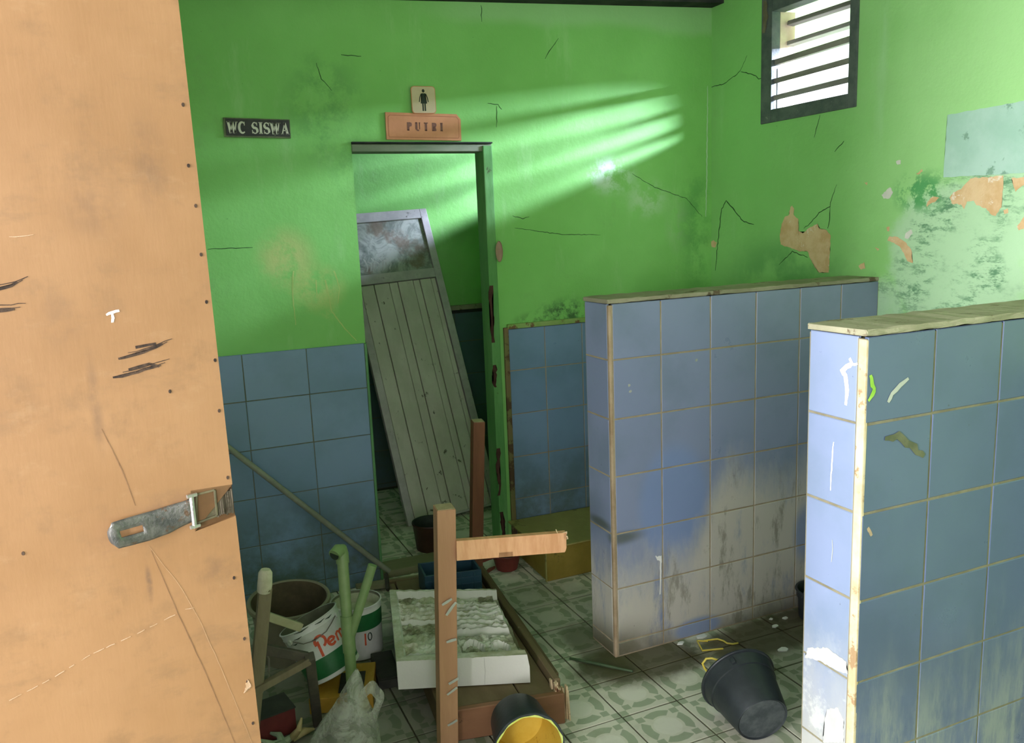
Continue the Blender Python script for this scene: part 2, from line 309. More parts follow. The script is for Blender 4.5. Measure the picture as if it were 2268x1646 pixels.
def blue_tile(name, lo, hi, kind):
    k = Mat(name, 0.22, 0.5); p = k.pos()
    c = k.mix(lo, hi, k.rand())
    c = k.mix(c, (lo[0] * 0.72, lo[1] * 0.8, lo[2] * 0.7, 1), k.mul(k.smooth(k.noise(p, 3.0, 6, 0.6), 0.42, 0.7), 0.55))
    x, y, z = k.sep(p)
    dirt = None; dc = (0.52, 0.495, 0.405, 1)
    if kind == 'far':                                            # lime scale and dirt dried on the lower tiles
        hgt = k.math('ADD', z, k.mul(k.noise(p, 5, 7, 0.7, (1, 1, 0.35)), -0.5))
        hgt = k.math('ADD', hgt, k.mul(k.smooth(x, 1.66, 1.85), -0.28))
        dirt = k.mul(k.smooth(hgt, 0.20, -0.07), k.smooth(k.noise(p, 8, 8, 0.75, (1, 1, 0.3)), 0.28, 0.48))
        clean = k.math('MAXIMUM', k.ell((1.70, 2.334, 0.03), (0.13, 0.3, 0.05), 0.4), k.ell((2.20, 2.334, 0.30), (0.08, 0.3, 0.16), 0.6))
        dirt = k.mul(dirt, k.math('SUBTRACT', 1.0, k.mul(clean, 0.85)))
        c = k.mix(c, (0.19, 0.27, 0.47, 1), k.mul(k.math('MAXIMUM', k.ell((1.60, 2.334, 0.52), (0.17, 0.25, 0.25), 0.35), clean), 0.75))
        c = k.mix(c, dc, k.mul(dirt, 0.85))
        blk = k.mul(dirt, k.smooth(k.noise(p, 14, 8, 0.75, (1, 1, 0.25)), 0.52, 0.64))
        c = k.mix(c, (0.12, 0.115, 0.075, 1), k.mul(blk, 0.6))
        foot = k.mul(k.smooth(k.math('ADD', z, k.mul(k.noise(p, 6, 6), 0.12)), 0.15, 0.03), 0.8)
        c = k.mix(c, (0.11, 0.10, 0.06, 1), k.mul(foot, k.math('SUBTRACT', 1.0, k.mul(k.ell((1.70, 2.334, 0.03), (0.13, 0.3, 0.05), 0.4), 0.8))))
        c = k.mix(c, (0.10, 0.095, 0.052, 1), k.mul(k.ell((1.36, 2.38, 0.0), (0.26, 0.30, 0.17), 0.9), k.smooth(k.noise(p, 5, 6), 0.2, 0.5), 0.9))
        dark_band = k.mul(k.math('MAXIMUM', k.ell((1.38, 2.334, 0.435), (0.13, 0.06, 0.035), 0.8), k.ell((1.35, 2.42, 0.47), (0.04, 0.13, 0.03), 0.8)), 0.8)  # darker band across the front and end faces at the corner
        c = k.mix(c, (0.085, 0.10, 0.075, 1), dark_band)
    elif kind == 'near':
        d2 = k.smooth(k.math('ADD', z, k.mul(k.noise(p, 6, 7, 0.7, (1, 1, 0.3)), -0.5)), 0.35, -0.05)
        c = k.mix(c, (0.20, 0.23, 0.20, 1), k.mul(d2, k.smooth(k.noise(p, 12, 8, 0.75, (1, 1, 0.2)), 0.4, 0.62), 0.75))
    elif kind == 'end':
        d2 = k.smooth(k.math('ADD', z, k.mul(k.noise(p, 6, 7, 0.7, (1, 1, 0.4)), -0.4)), 0.42, 0.0)
        c = k.mix(c, (0.36, 0.36, 0.31, 1), k.mul(d2, 0.9))
        c = k.mix(c, (0.46, 0.48, 0.46, 1), k.mul(d2, k.smooth(k.noise(p, 9, 6, 0.7), 0.5, 0.58), 0.9))
    else:
        d2 = k.smooth(k.math('ADD', z, k.mul(k.noise(p, 4, 6), -0.3)), 0.45, -0.1)
        c = k.mix(c, (0.085, 0.115, 0.08, 1), k.mul(d2, k.smooth(k.noise(p, 6, 7, 0.7), 0.3, 0.6), 0.85))
    c = k.mix(c, (0.03, 0.035, 0.03, 1), k.mul(k.smooth(k.noise(p, 75, 3, 0.6), 0.72, 0.76), 0.5))
    k.color(c)
    k.rough(k.math('ADD', 0.16, k.mul(k.noise(p, 7, 6, 0.7), 0.35)))
    k.bump(k.noise(p, 5, 3), 0.05, 0.01)
    return k.m
M_tfar = blue_tile('blue_glazed_tile_stained', (0.20, 0.245, 0.36, 1), (0.225, 0.27, 0.395, 1), 'far')
M_tnear = blue_tile('blue_glazed_tile_shaded', (0.068, 0.094, 0.165, 1), (0.076, 0.104, 0.178, 1), 'near')  # same tile in a darker colour, for the dim light on this front
M_tend = blue_tile('blue_glazed_tile_end', (0.185, 0.235, 0.355, 1), (0.20, 0.25, 0.37, 1), 'end')
M_tback = blue_tile('blue_glazed_tile_dado', (0.16, 0.265, 0.40, 1), (0.19, 0.30, 0.44, 1), 'back')
M_grout = simple('tan_grout', (0.27, 0.225, 0.145, 1), (0.36, 0.305, 0.205, 1), 12, 0.9, 0.1, bump=0.3)
M_groutn = simple('dull_grout', (0.15, 0.14, 0.09, 1), (0.21, 0.195, 0.13, 1), 12, 0.9, 0.1, bump=0.3)
M_groutd = simple('dark_grout', (0.10, 0.12, 0.09, 1), (0.17, 0.17, 0.12, 1), 12, 0.9, 0.1, bump=0.3)
M_cope = simple('cement_coping', (0.24, 0.235, 0.15, 1), (0.32, 0.31, 0.21, 1), 7, 0.85, 0.15, bump=0.5, spots=((0.13, 0.10, 0.06, 1), 10, 0.6))
M_cream = simple('cream_grout_strip', (0.40, 0.32, 0.185, 1), (0.54, 0.47, 0.32, 1), 9, 0.8, 0.2, bump=0.4, spots=((0.28, 0.19, 0.10, 1), 14, 0.56))
M_brownstrip = simple('brown_grout_strip', (0.30, 0.22, 0.13, 1), (0.42, 0.33, 0.22, 1), 9, 0.85, 0.2, bump=0.4)
M_dark = simple('dark_timber', (0.022, 0.026, 0.024, 1), (0.05, 0.052, 0.045, 1), 9, 0.8, 0.2, bump=0.4)
M_ceil = simple('ceiling_board', (0.62, 0.62, 0.58, 1), (0.70, 0.70, 0.66, 1), 4, 0.9, 0.1, bump=0.2)
M_frame = simple('slate_window_paint', (0.065, 0.082, 0.080, 1), (0.11, 0.128, 0.12, 1), 14, 0.55, 0.35, bump=0.3, spots=((0.24, 0.25, 0.22, 1), 22, 0.66))
M_reveal = simple('cream_reveal', (0.50, 0.38, 0.28, 1), (0.62, 0.50, 0.38, 1), 9, 0.8, 0.2)
M_wood_slat = simple('grey_slat', (0.19, 0.18, 0.155, 1), (0.30, 0.285, 0.245, 1), 10, 0.7, 0.2, stretch=(1, 0.2, 1))
M_peel = simple('bare_plaster', (0.62, 0.41, 0.20, 1), (0.72, 0.53, 0.30, 1), 14, 0.9, 0.1, bump=0.4, spots=((0.78, 0.68, 0.52, 1), 20, 0.6))
M_peelw = simple('white_plaster', (0.62, 0.64, 0.55, 1), (0.72, 0.72, 0.62, 1), 14, 0.9, 0.1)
M_crack = simple('crack_shadow', (0.025, 0.07, 0.025, 1), (0.06, 0.14, 0.05, 1), 14, 0.95, 0.05)
M_teal = simple('pale_teal_paint', (0.36, 0.58, 0.46, 1), (0.44, 0.65, 0.54, 1), 6, 0.6, 0.3, bump=0.2, spots=((0.22, 0.38, 0.28, 1), 9, 0.62))
M_white = simple('white_paint', (0.74, 0.76, 0.72, 1), (0.84, 0.85, 0.82, 1), 14, 0.6, 0.3)
M_greyp = simple('grey_paint', (0.33, 0.36, 0.31, 1), (0.40, 0.42, 0.36, 1), 14, 0.6, 0.3)
M_lime = simple('lime_paint', (0.20, 0.42, 0.04, 1), (0.30, 0.52, 0.08, 1), 14, 0.6, 0.3)
M_mud = simple('mud_smear', (0.085, 0.10, 0.055, 1), (0.13, 0.14, 0.08, 1), 24, 0.9, 0.1)
M_drip = simple('yellow_green_drip', (0.34, 0.50, 0.13, 1), (0.42, 0.55, 0.17, 1), 14, 0.6, 0.3)

def floor_mat():
    k = Mat('patterned_floor_tile', 0.35, 0.4); p = k.pos(); o = k.obj()
    x, y, z = k.sep(o)
    ax, ay = k.math('ABSOLUTE', x), k.math('ABSOLUTE', y)
    r = k.math('SQRT', k.math('ADD', k.mul(x, x), k.mul(y, y)))
    wob = k.mul(k.math('SUBTRACT', k.noise(o, 40, 3), 0.5), 0.006)
    r = k.math('ADD', r, wob)
    base = k.mix((0.66, 0.67, 0.53, 1), (0.74, 0.74, 0.61, 1), k.noise(p, 3, 5))
    ring = k.mul(k.smooth(k.math('ABSOLUTE', k.math('SUBTRACT', r, 0.067)), 0.0155, 0.0135),
                 k.smooth(k.math('ABSOLUTE', k.math('SUBTRACT', ax, ay)), 0.020, 0.024))
    sq = k.mul(k.smooth(ax, 0.047, 0.049), k.smooth(ay, 0.047, 0.049))
    chk = k.math('GREATER_THAN', k.mul(k.math('SUBTRACT', ax, 0.073), k.math('SUBTRACT', ay, 0.073)), 0.0)
    disc = k.smooth(r, 0.046, 0.042)
    c = k.mix(base, (0.80, 0.80, 0.69, 1), k.mul(disc, 0.6))
    g = (0.30, 0.38, 0.24, 1)
    c = k.mix(c, g, k.mul(k.math('MAXIMUM', ring, k.mul(sq, chk)), 0.8))
    c = k.mix(c, (0.16, 0.17, 0.10, 1), k.mul(k.smooth(k.math('MAXIMUM', ax, ay), 0.0962, 0.0978), 0.75))
    dirt = k.smooth(k.noise(p, 3.2, 8, 0.7), 0.45, 0.75)
    c = k.mix(c, (0.22, 0.22, 0.12, 1), k.mul(dirt, 0.5))
    c = k.mix(c, (0.035, 0.045, 0.02, 1), k.mul(k.smooth(k.noise(p, 26, 5, 0.7), 0.66, 0.72), 0.5))
    nz = k.math('SUBTRACT', k.noise(p, 4, 7, 0.7), 0.5)
    def film(cx, cy, rx, ry, st, col=(0.055, 0.045, 0.02, 1)):
        nonlocal c
        q = k.vec('LENGTH', k.vec('DIVIDE', k.vec('SUBTRACT', p, (cx, cy, 0)), (rx, ry, 1)))
        c = k.mix(c, col, k.mul(k.smooth(k.math('ADD', q, k.mul(nz, 0.8)), 1.0, 0.55), st))
    film(2.05, 2.22, 0.62, 0.17, 0.9, (0.06, 0.045, 0.018, 1))
    film(1.42, 2.28, 0.30, 0.18, 0.9, (0.065, 0.055, 0.022, 1))
    film(1.33, 2.42, 0.12, 0.28, 0.75, (0.06, 0.065, 0.025, 1))
    film(1.98, 1.98, 0.40, 0.28, 0.45, (0.08, 0.085, 0.04, 1))
    film(1.30, 2.75, 0.35, 0.4, 0.45, (0.10, 0.12, 0.05, 1))
    film(0.45, 2.45, 0.6, 0.75, 0.75, (0.05, 0.055, 0.03, 1))
    k.color(c)
    k.rough(k.math('ADD', 0.28, k.mul(k.noise(p, 5, 6), 0.35)))
    return k.m
M_floor = floor_mat()
M_floorbed = simple('floor_mortar', (0.10, 0.10, 0.06, 1), (0.16, 0.16, 0.10, 1), 10, 0.9, 0.1)

# ---------------------------------------------------------------- shell
def wall_boxes(bm, ax, t0, t1, us, zs, holes):
    """wall of thickness t0..t1 on axis ax ('x' or 'y'); cells us x zs, leaving holes out"""
    for u0, u1 in zip(us, us[1:]):
        for z0, z1 in zip(zs, zs[1:]):
            cu, cz = (u0 + u1) / 2, (z0 + z1) / 2
            if any(h[0] < cu < h[1] and h[2] < cz < h[3] for h in holes): continue
            c = ((t0 + t1) / 2, cu, cz) if ax == 'x' else (cu, (t0 + t1) / 2, cz)
            s = (t1 - t0, u1 - u0, z1 - z0) if ax == 'x' else (u1 - u0, t1 - t0, z1 - z0)
            add_box(bm, c, s)
    bmesh.ops.remove_doubles(bm, verts=bm.verts, dist=1e-5)
    seen = {}
    for f in list(bm.faces):                                     # drop the faces two cells share
        key = tuple(round(v, 4) for v in f.calc_center_median())
        seen.setdefault(key, []).append(f)
    bmesh.ops.delete(bm, geom=[f for fs in seen.values() if len(fs) > 1 for f in fs], context='FACES')

CEIL = 2.50
M_creamw = simple('cream_wall_paint', (0.62, 0.58, 0.52, 1), (0.70, 0.66, 0.60, 1), 3, 0.8, 0.2)
b = B(); wall_boxes(b, 'y', 3.36, 3.48, [-0.75, 0.79, 1.39, 2.53], [0, 1.85, CEIL], [(0.79, 1.39, 0, 1.85)])
wall_back = struct('wall_back', b, M_back, 'mottled green painted back wall with doorway and blue tiled dado')
b = B(); wall_boxes(b, 'x', 2.53, 2.65, [-1.3, 2.475, 3.0, 3.85, 4.40, 4.78], [0, 1.85, 1.90, 2.35, 2.405, CEIL], [(2.475, 3.0, 1.90, 2.405), (3.85, 4.40, 1.85, 2.35)])
wall_right = struct('wall_right', b, M_right, 'flaking green painted right wall with louvred window')
b = B(); wall_boxes(b, 'x', -0.87, -0.75, [-1.3, -0.45, 1.05, 4.78], [0, 2.06, CEIL], [(-0.45, 1.05, 0, 2.06)])
wall_left = struct('wall_left', b, M_creamw, 'pale cream left wall with the entrance opening')
b = B(); wall_boxes(b, 'y', -1.42, -1.30, [-0.87, -0.75, 0.45, 2.65], [0, 0.85, 2.05, CEIL], [(-0.75, 0.45, 0.85, 2.05)])  # opening added to let in the fill lamp
struct('wall_front', b, M_creamw, 'pale cream front wall with an opening added behind the viewer for fill light')
b = B(); add_box(b, (0.89, 4.72, CEIL / 2), (3.28, 0.12, CEIL))
wall_inner = struct('wall_inner', b, M_plain, 'green wall of the small room seen through the doorway')
b = B(); add_box(b, (0.89, 1.68, CEIL + 0.04), (3.52, 6.2, 0.08)); struct('ceiling', b, M_ceil, 'pale boarded ceiling', 'ceiling')
b = B(); add_hexa(b, [(2.66, 0.9, 2.44), (3.10, 0.9, 2.275), (3.10, 4.8, 2.275), (2.66, 4.8, 2.44), (2.66, 0.9, 2.46), (3.10, 0.9, 2.295), (3.10, 4.8, 2.295), (2.66, 4.8, 2.46)])
struct('trim_3', b, simple('pale_eave_sheet', (0.70, 0.62, 0.52, 1), (0.80, 0.74, 0.64, 1), 5, 0.8, 0.2), 'pale eave sheet outside the louvred window', 'eave')
b = B(); add_box(b, (0.89, 1.68, -0.06), (3.52, 6.2, 0.105)); floor = struct('floor', b, M_floorbed, 'pale green floor of ring patterned tiles', 'floor')
b = B()
add_hexa(b, [(-0.75, 3.27, 2.325), (2.53, 3.27, 2.462), (2.53, 3.358, 2.462), (-0.75, 3.358, 2.325), (-0.75, 3.27, 2.5), (2.53, 3.27, 2.5), (2.53, 3.358, 2.5), (-0.75, 3.358, 2.5)])
struct('trim_2', b, M_dark, 'dark sagging timber plate along the top of the back wall', 'trim')

# tiles: one mesh per size, every tile an object of its own
_tm = {}
def tile_mesh(w_, h_, t, mat, ch=0.0018):
    key = (round(w_, 3), round(h_, 3), t, mat.name)
    if key in _tm: return _tm[key]
    a, c = w_ / 2, h_ / 2; me = bpy.data.meshes.new('tile')
    vs = [(sx * a, sy * c, 0) for sx, sy in ((-1, -1), (1, -1), (1, 1), (-1, 1))]
    vs += [(sx * a, sy * c, t - ch) for sx, sy in ((-1, -1), (1, -1), (1, 1), (-1, 1))]
    vs += [(sx * (a - ch), sy * (c - ch), t) for sx, sy in ((-1, -1), (1, -1), (1, 1), (-1, 1))]
    fs = [(3, 2, 1, 0), (8, 9, 10, 11)] + [(i, (i + 1) % 4, 4 + (i + 1) % 4, 4 + i) for i in range(4)] + [(4 + i, 4 + (i + 1) % 4, 8 + (i + 1) % 4, 8 + i) for i in range(4)]
    me.from_pydata(vs, [], fs); me.materials.append(mat); me.update(); _tm[key] = me
    return me
def lay(parent, origin, ex, ey, us, vs, mat, t=0.009, joint=0.004, jit=0.0012, skip=None):
    """tiles between the lines us (along ex) and vs (along ey) on the plane through origin; the glazed side faces ex x ey"""
    ex, ey = V(ex), V(ey); ez = ex.cross(ey); out = []
    for i, (u0, u1) in enumerate(zip(us, us[1:])):
        for j, (v0, v1) in enumerate(zip(vs, vs[1:])):
            if skip and skip((u0 + u1) / 2, (v0 + v1) / 2): continue
            o = bpy.data.objects.new('tile', tile_mesh(abs(u1 - u0) - joint, abs(v1 - v0) - joint, t, mat))
            COL.objects.link(o); o.parent = parent
            m = Matrix((ex, ey, ez)).transposed().to_4x4()
            m = m @ Matrix.Rotation(rnd.uniform(-1, 1) * jit, 4, 'Z') @ Matrix.Rotation(rnd.uniform(-1, 1) * jit * 4, 4, 'X') @ Matrix.Rotation(rnd.uniform(-1, 1) * jit * 4, 4, 'Y')
            m.translation = V(origin) + ex * (u0 + u1) / 2 + ey * (v0 + v1) / 2 + ez * rnd.uniform(-0.0004, 0.0004)
            o.matrix_basis = m; out.append(o)
    return out
X, Y, Z = V((1, 0, 0)), V((0, 1, 0)), V((0, 0, 1))
xs = [-0.01 + 0.2 * i for i in range(13)] + [2.53]
ys = [0.62 + 0.2 * i for i in range(15)]
lay(floor, (0, 0, -0.0085), X, Y, xs, ys, M_floor, 0.0085, 0.004, 0.001, lambda u, v: (u > 1.42 and 2.36 < v < 2.46))
lay(floor, (0, 0, -0.0085), X, Y, [0.59 + 0.2 * i for i in range(8)], [3.42 + 0.2 * i for i in range(7)], M_floor, 0.0085, 0.004, 0.001)

rows = [1.052, 0.864, 0.664, 0.465, 0.266, 0.067, 0.002]
def bed(parent, c, s, mat=M_grout, name='mortar_bed'):
    b = B(); add_box(b, c, s); return part(parent, name, b, mat)
rr = rows[::-1]
# back wall dado, left and right of the doorway
bed(wall_back, (0.02, 3.355, 0.525), (1.53, 0.009, 1.046), M_groutd)
lay(wall_back, (0, 3.357, 0), X, Z, [-0.70, -0.45, -0.20, 0.05, 0.297, 0.545, 0.782], rr, M_tback, 0.008, 0.0025)
bed(wall_back, (1.975, 3.355, 0.525), (1.10, 0.009, 1.046), M_grout)
lay(wall_back, (0, 3.357, 0), X, Z, [1.429, 1.607, 1.797, 1.99, 2.18, 2.37, 2.53], rr, M_tback, 0.008, 0.003)
M_gedge = simple('green_dado_edge', (0.20, 0.36, 0.08, 1), (0.28, 0.40, 0.14, 1), 10, 0.7, 0.2, spots=((0.17, 0.11, 0.05, 1), 12, 0.55))
M_bedge = simple('stained_dado_edge', (0.16, 0.17, 0.06, 1), (0.20, 0.13, 0.07, 1), 6, 0.8, 0.2, spots=((0.09, 0.06, 0.03, 1), 10, 0.5), stretch=(1, 1, 0.5))
b = B(); add_box(b, (1.975, 3.351, 1.063), (1.10, 0.018, 0.022), bev=0.004); part(wall_back, 'dado_edge', b, M_gedge)
b = B(); add_box(b, (1.418, 3.352, 0.53), (0.022, 0.016, 1.06), bev=0.004); part(wall_back, 'dado_edge', b, M_bedge)
b = B(); add_box(b, (0.787, 3.354, 0.525), (0.011, 0.016, 1.05), bev=0.003); part(wall_back, 'dado_edge', b, simple('green_edge_paint', (0.08, 0.22, 0.08, 1), (0.11, 0.28, 0.11, 1), 10))
# small room behind the doorway
bed(wall_inner, (0.95, 4.655, 0.51), (3.0, 0.009, 1.02), M_groutd)
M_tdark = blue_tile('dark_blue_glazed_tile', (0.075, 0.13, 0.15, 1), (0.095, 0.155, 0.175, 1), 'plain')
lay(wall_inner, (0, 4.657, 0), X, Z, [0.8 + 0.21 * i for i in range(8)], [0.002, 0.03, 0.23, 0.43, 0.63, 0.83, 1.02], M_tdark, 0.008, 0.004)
b = B(); add_box(b, (0.95, 4.645, 1.035), (3.0, 0.03, 0.028), bev=0.005); part(wall_inner, 'dado_ledge', b, M_cope)
b = B(); add_box(b, (0.95, 4.653, 1.012), (3.0, 0.014, 0.022)); part(wall_inner, 'dado_joint', b, M_dark)

# unseen dark dado added to the right wall to cut its green bounce
bed(wall_right, (2.5275, 1.5, 0.5), (0.006, 1.65, 0.99), M_groutd)
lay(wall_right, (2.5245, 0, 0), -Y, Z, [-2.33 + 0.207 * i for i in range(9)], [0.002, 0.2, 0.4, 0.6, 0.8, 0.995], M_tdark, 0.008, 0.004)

# the two low tiled partitions
def partition(name, label, x0, y0, top, cols, rws, mf, me_, strip_mat, strip_w, gm):
    b = B(); add_box(b, ((x0 + 0.0016 + 2.53) / 2, y0 + 0.0825, (top - 0.02) / 2), (2.53 - x0 - 0.0016, 0.1618, top - 0.02))
    w_ = struct(name, b, gm, label)
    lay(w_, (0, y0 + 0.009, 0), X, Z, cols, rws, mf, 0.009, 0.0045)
    lay(w_, (x0 + 0.009, 0, 0), -Y, Z, [-(y0 + 0.163), -(y0 + strip_w)], rws, me_, 0.009, 0.0045)
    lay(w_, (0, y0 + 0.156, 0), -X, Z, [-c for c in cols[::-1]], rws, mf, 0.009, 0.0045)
    b = B(); add_box(b, (x0 + 0.0055, y0 + strip_w / 2, (top - 0.022) / 2 + 0.001), (0.011, strip_w - 0.0005, top - 0.022), bev=0.003); part(w_, 'corner_strip', b, strip_mat)
    b = B(); add_box(b, ((x0 + 2.53) / 2 - 0.001, y0 + 0.0825, top - 0.007), (2.53 - x0 + 0.006, 0.167, 0.014), bev=0.004)
    bmesh.ops.subdivide_edges(b, edges=[e for e in b.edges if e.calc_length() > 0.3], cuts=40)
    for v in b.verts: v.co += V((0, rnd.uniform(-1, 1) * 0.0015, rnd.uniform(-1, 1) * 0.0015))
    part(w_, 'coping', b, M_cope)
    return w_
prow1 = [0.002, 0.053, 0.252, 0.452, 0.655, 0.854, 1.0545, 1.241]
wall_far = partition('wall_far_partition', 'far low partition wall of stained blue tiles', 1.352, 2.334, 1.255, [1.365, 1.552, 1.755, 1.951, 2.15, 2.346, 2.53], prow1, M_tfar, M_tfar, M_brownstrip, 0.013, M_grout)
prow2 = [0.002, 0.07, 0.27, 0.468, 0.661, 0.862, 1.061, 1.249]
wall_near = partition('wall_near_partition', 'near low partition wall of blue tiles with front coloured darker for shade', 1.343, 1.264, 1.263, [1.345, 1.543, 1.754, 1.955, 2.155, 2.355, 2.53], prow2, M_tnear, M_tend, M_cream, 0.022, M_groutn)

# ---------------------------------------------------------------- door frame, window
tr = thing('trim_1', 'worn green timber door frame of the inner doorway', 'door frame', (1.37, 3.4, 0), kind='structure')
M_dframe = simple('worn_green_door_frame', (0.09, 0.27, 0.075, 1), (0.14, 0.34, 0.11, 1), 9, 0.65, 0.25, stretch=(1, 1, 0.25), bump=0.4, spots=((0.06, 0.035, 0.025, 1), 7, 0.63))
M_dhead = simple('dusty_grey_green_frame', (0.16, 0.21, 0.13, 1), (0.26, 0.28, 0.20, 1), 9, 0.7, 0.2, stretch=(0.3, 1, 1), bump=0.3)
b = B(); add_box(b, (1.367, 3.395, 0.92), (0.042, 0.10, 1.84), bev=0.004); part(tr, 'jamb', b, M_dframe)
b = B(); add_box(b, (1.09, 3.405, 1.832), (0.60, 0.10, 0.030), bev=0.004); part(tr, 'head', b, M_dhead)
b = B(); add_box(b, (1.09, 3.400, 1.8515), (0.60, 0.11, 0.006)); part(tr, 'head_gap_shade', b, M_dark)  # solid dark strip drawn for the shade above the head
for z0, z1, xx in ((1.00, 1.25, 1.352), (0.80, 0.9, 1.353), (0.30, 0.52, 1.352), (0.08, 0.22, 1.36)):
    b = B()
    o_ = [(xx + rnd.uniform(-0.004, 0.004) + s * rnd.uniform(0.004, 0.011), z0 + (z1 - z0) * (i / 9 if s > 0 else 1 - i / 9)) for s in (1, -1) for i in range(10)]
    add_poly(b, [(p[0], 3.3435, p[1]) for p in o_], (0, 0.002, 0)); part(tr, 'rot_patch', b, M_brownstrip if False else simple('rotten_wood', (0.05, 0.025, 0.02, 1), (0.09, 0.045, 0.035, 1), 12, 0.9, 0.1))
b = B(); add_lathe(b, [(0.0, 0.0), (0.012, 0.001), (0.022, 0.006), (0.024, 0.012)][::-1], 20, Matrix.Translation((1.395, 3.344, 1.395)) @ Matrix.Rotation(PI / 2, 4, 'X') @ Matrix.Diagonal((0.7, 1.9, 1, 1)))
part(tr, 'latch_scar', b, simple('pinkish_scar', (0.30, 0.2, 0.14, 1), (0.4, 0.28, 0.2, 1), 12, 0.8, 0.2), True)

w1 = thing('window_1', 'small slate grey louvred window high on the right wall', 'window', (2.53, 2.74, 1.9), kind='structure')
xf = 2.545
for c, s in (((xf, 2.972, 2.1525), (0.045, 0.066, 0.515)), ((xf + 0.012, 2.489, 2.1525), (0.069, 0.040, 0.515))):
    b = B(); add_box(b, c, s, bev=0.003); part(w1, 'stile', b, M_frame)
for c, s in (((xf + 0.012, 2.724, 1.922), (0.069, 0.43, 0.054)), ((xf + 0.012, 2.724, 2.378), (0.069, 0.43, 0.062))):
    b = B(); add_box(b, c, s, bev=0.003); part(w1, 'rail', b, M_frame)
b = B(); add_box(b, (2.609, 2.950, 2.15), (0.080, 0.020, 0.40)); part(w1, 'reveal', b, M_reveal)
def slat(y0, y1, x, z, dz, d=0.03, tilt=0.25, t=0.018):
    b = B(); L = y1 - y0
    add_box(b, (x, (y0 + y1) / 2, z + dz / 2), (d, math.hypot(L, dz), t), Matrix.Rotation(math.atan2(dz, L), 3, 'X') @ Matrix.Rotation(tilt, 3, 'Y'), 0.002)
    part(w1, 'slat', b, M_wood_slat)
slat(2.505, 2.935, 2.618, 2.300, 0.002, 0.034, 0.12); slat(2.505, 2.935, 2.618, 2.224, -0.004, 0.034, 0.12)
slat(2.505, 2.945, 2.555, 2.153, -0.009, 0.03, -0.05, 0.023); slat(2.505, 2.945, 2.552, 2.076, -0.007, 0.03, -0.28, 0.021); slat(2.505, 2.945, 2.552, 2.006, -0.006, 0.03, -0.28, 0.021)
b = B(); add_box(b, (2.548, 2.925, 2.03), (0.012, 0.007, 0.17)); part(w1, 'guide_strip', b, M_frame)
b = B(); add_ribbon(b, [(2.5195, 2.985, 2.40), (2.5195, 2.975, 2.33), (2.5195, 2.985, 2.27)], (-1, 0, 0), 0.03, 0.004); part(w1, 'mud_patch', b, simple('dried_mud', (0.13, 0.115, 0.07, 1), (0.19, 0.17, 0.11, 1), 20, 0.95, 0.05))
w2 = thing('window_2', 'hidden louvred window of the small room', 'window', (2.53, 4.12, 1.85), kind='structure')
for c, s in (((2.58, 4.12, 1.865), (0.07, 0.55, 0.03)), ((2.58, 4.12, 2.335), (0.07, 0.55, 0.03)), ((2.58, 3.86, 2.1), (0.07, 0.03, 0.44)), ((2.58, 4.39, 2.1), (0.07, 0.03, 0.44)), ((2.58, 4.12, 2.0), (0.03, 0.5, 0.012)), ((2.58, 4.12, 2.1), (0.03, 0.5, 0.012)), ((2.58, 4.12, 2.2), (0.03, 0.5, 0.012))):
    b = B(); add_box(b, c, s); part(w2, 'frame_bar', b, M_frame)

# ---------------------------------------------------------------- marks on the walls
def on_right(p, t=0.0008): return (2.53 - t, p[0], p[1])
def on_back(p, t=0.0008): return (p[0], 3.36 - t, p[1])
for i, pg in enumerate(DATA['peel']):
    b = B(); add_poly(b, [on_right(q, 0.0012) for q in jag(pg, 0.0022, 0.007)]); part(wall_right, 'peeled_patch', b, M_peelw if i in (3, 4, 9) else M_peel)
for i, c in enumerate(DATA['crackr']):
    b = B(); add_ribbon(b, [on_right(q, 0) for q in c], (-1, 0, 0), 0.006 if i == 2 else 0.0038, 0.0022); part(wall_right, 'crack', b, M_crack)
for i, c in enumerate(DATA['crackb']):
    b = B(); add_ribbon(b, [on_back(q, 0) for q in c], (0, -1, 0), 0.0032, 0.0018); part(wall_back, 'crack', b, M_crack)
for i, c in enumerate(DATA['splash'][:3] + DATA['splash'][4:5]):
    b = B(); add_ribbon(b, [on_back(q, 0) for q in c], (0, -1, 0), (0.007, 0.003), 0.001); part(wall_back, 'paint_drip', b, M_drip)
b = B(); add_ribbon(b, [on_back(q, 0) for q in DATA['bead']], (0, -1, 0), 0.007, 0.0015, 0.001); part(wall_back, 'plaster_bead', b, simple('pale_green_bead', (0.34, 0.55, 0.30, 1), (0.42, 0.62, 0.38, 1)))
b = B(); add_poly(b, [on_right(q, 0.003) for q in jag([(2.072, 1.606), (2.068, 1.812), (1.45, 1.828), (1.45, 1.594)], 0.0012, 0.015)], (0.003, 0, 0)); part(wall_right, 'painted_panel', b, M_teal)
def decal(parent, pts3, nrm, width, mat, name='paint_mark', jit=0.001, thick=0.0009):
    b = B(); add_ribbon(b, pts3, nrm, width, jit, thick); return part(parent, name, b, mat)
f1 = lambda p: (p[0], 2.334, p[1]); f2 = lambda p: (p[0], 1.264, p[1]); e2 = lambda p: (1.343, p[0], p[1])
decal(wall_far, [f1(p) for p in DATA['p1drip']], (0, -1, 0), (0.006, 0.004), M_white, 'paint_drip', 0.0004)
b = B(); add_poly(b, [(p[0], 2.3328, p[1]) for p in jag(DATA['p1blob'], 0.002, 0.004)], (0, 0.001, 0)); part(wall_far, 'paint_drip', b, M_white)
for p in DATA['p1spots']:
    b = B(); add_poly(b, [(p[0] + 0.007 * rnd.uniform(0.5, 1) * math.cos(a), 2.3328, p[1] + 0.007 * rnd.uniform(0.5, 1) * math.sin(a)) for a in [i * PI / 5 for i in range(10)]], (0, 0.001, 0)); part(wall_far, 'paint_spot', b, M_greyp)
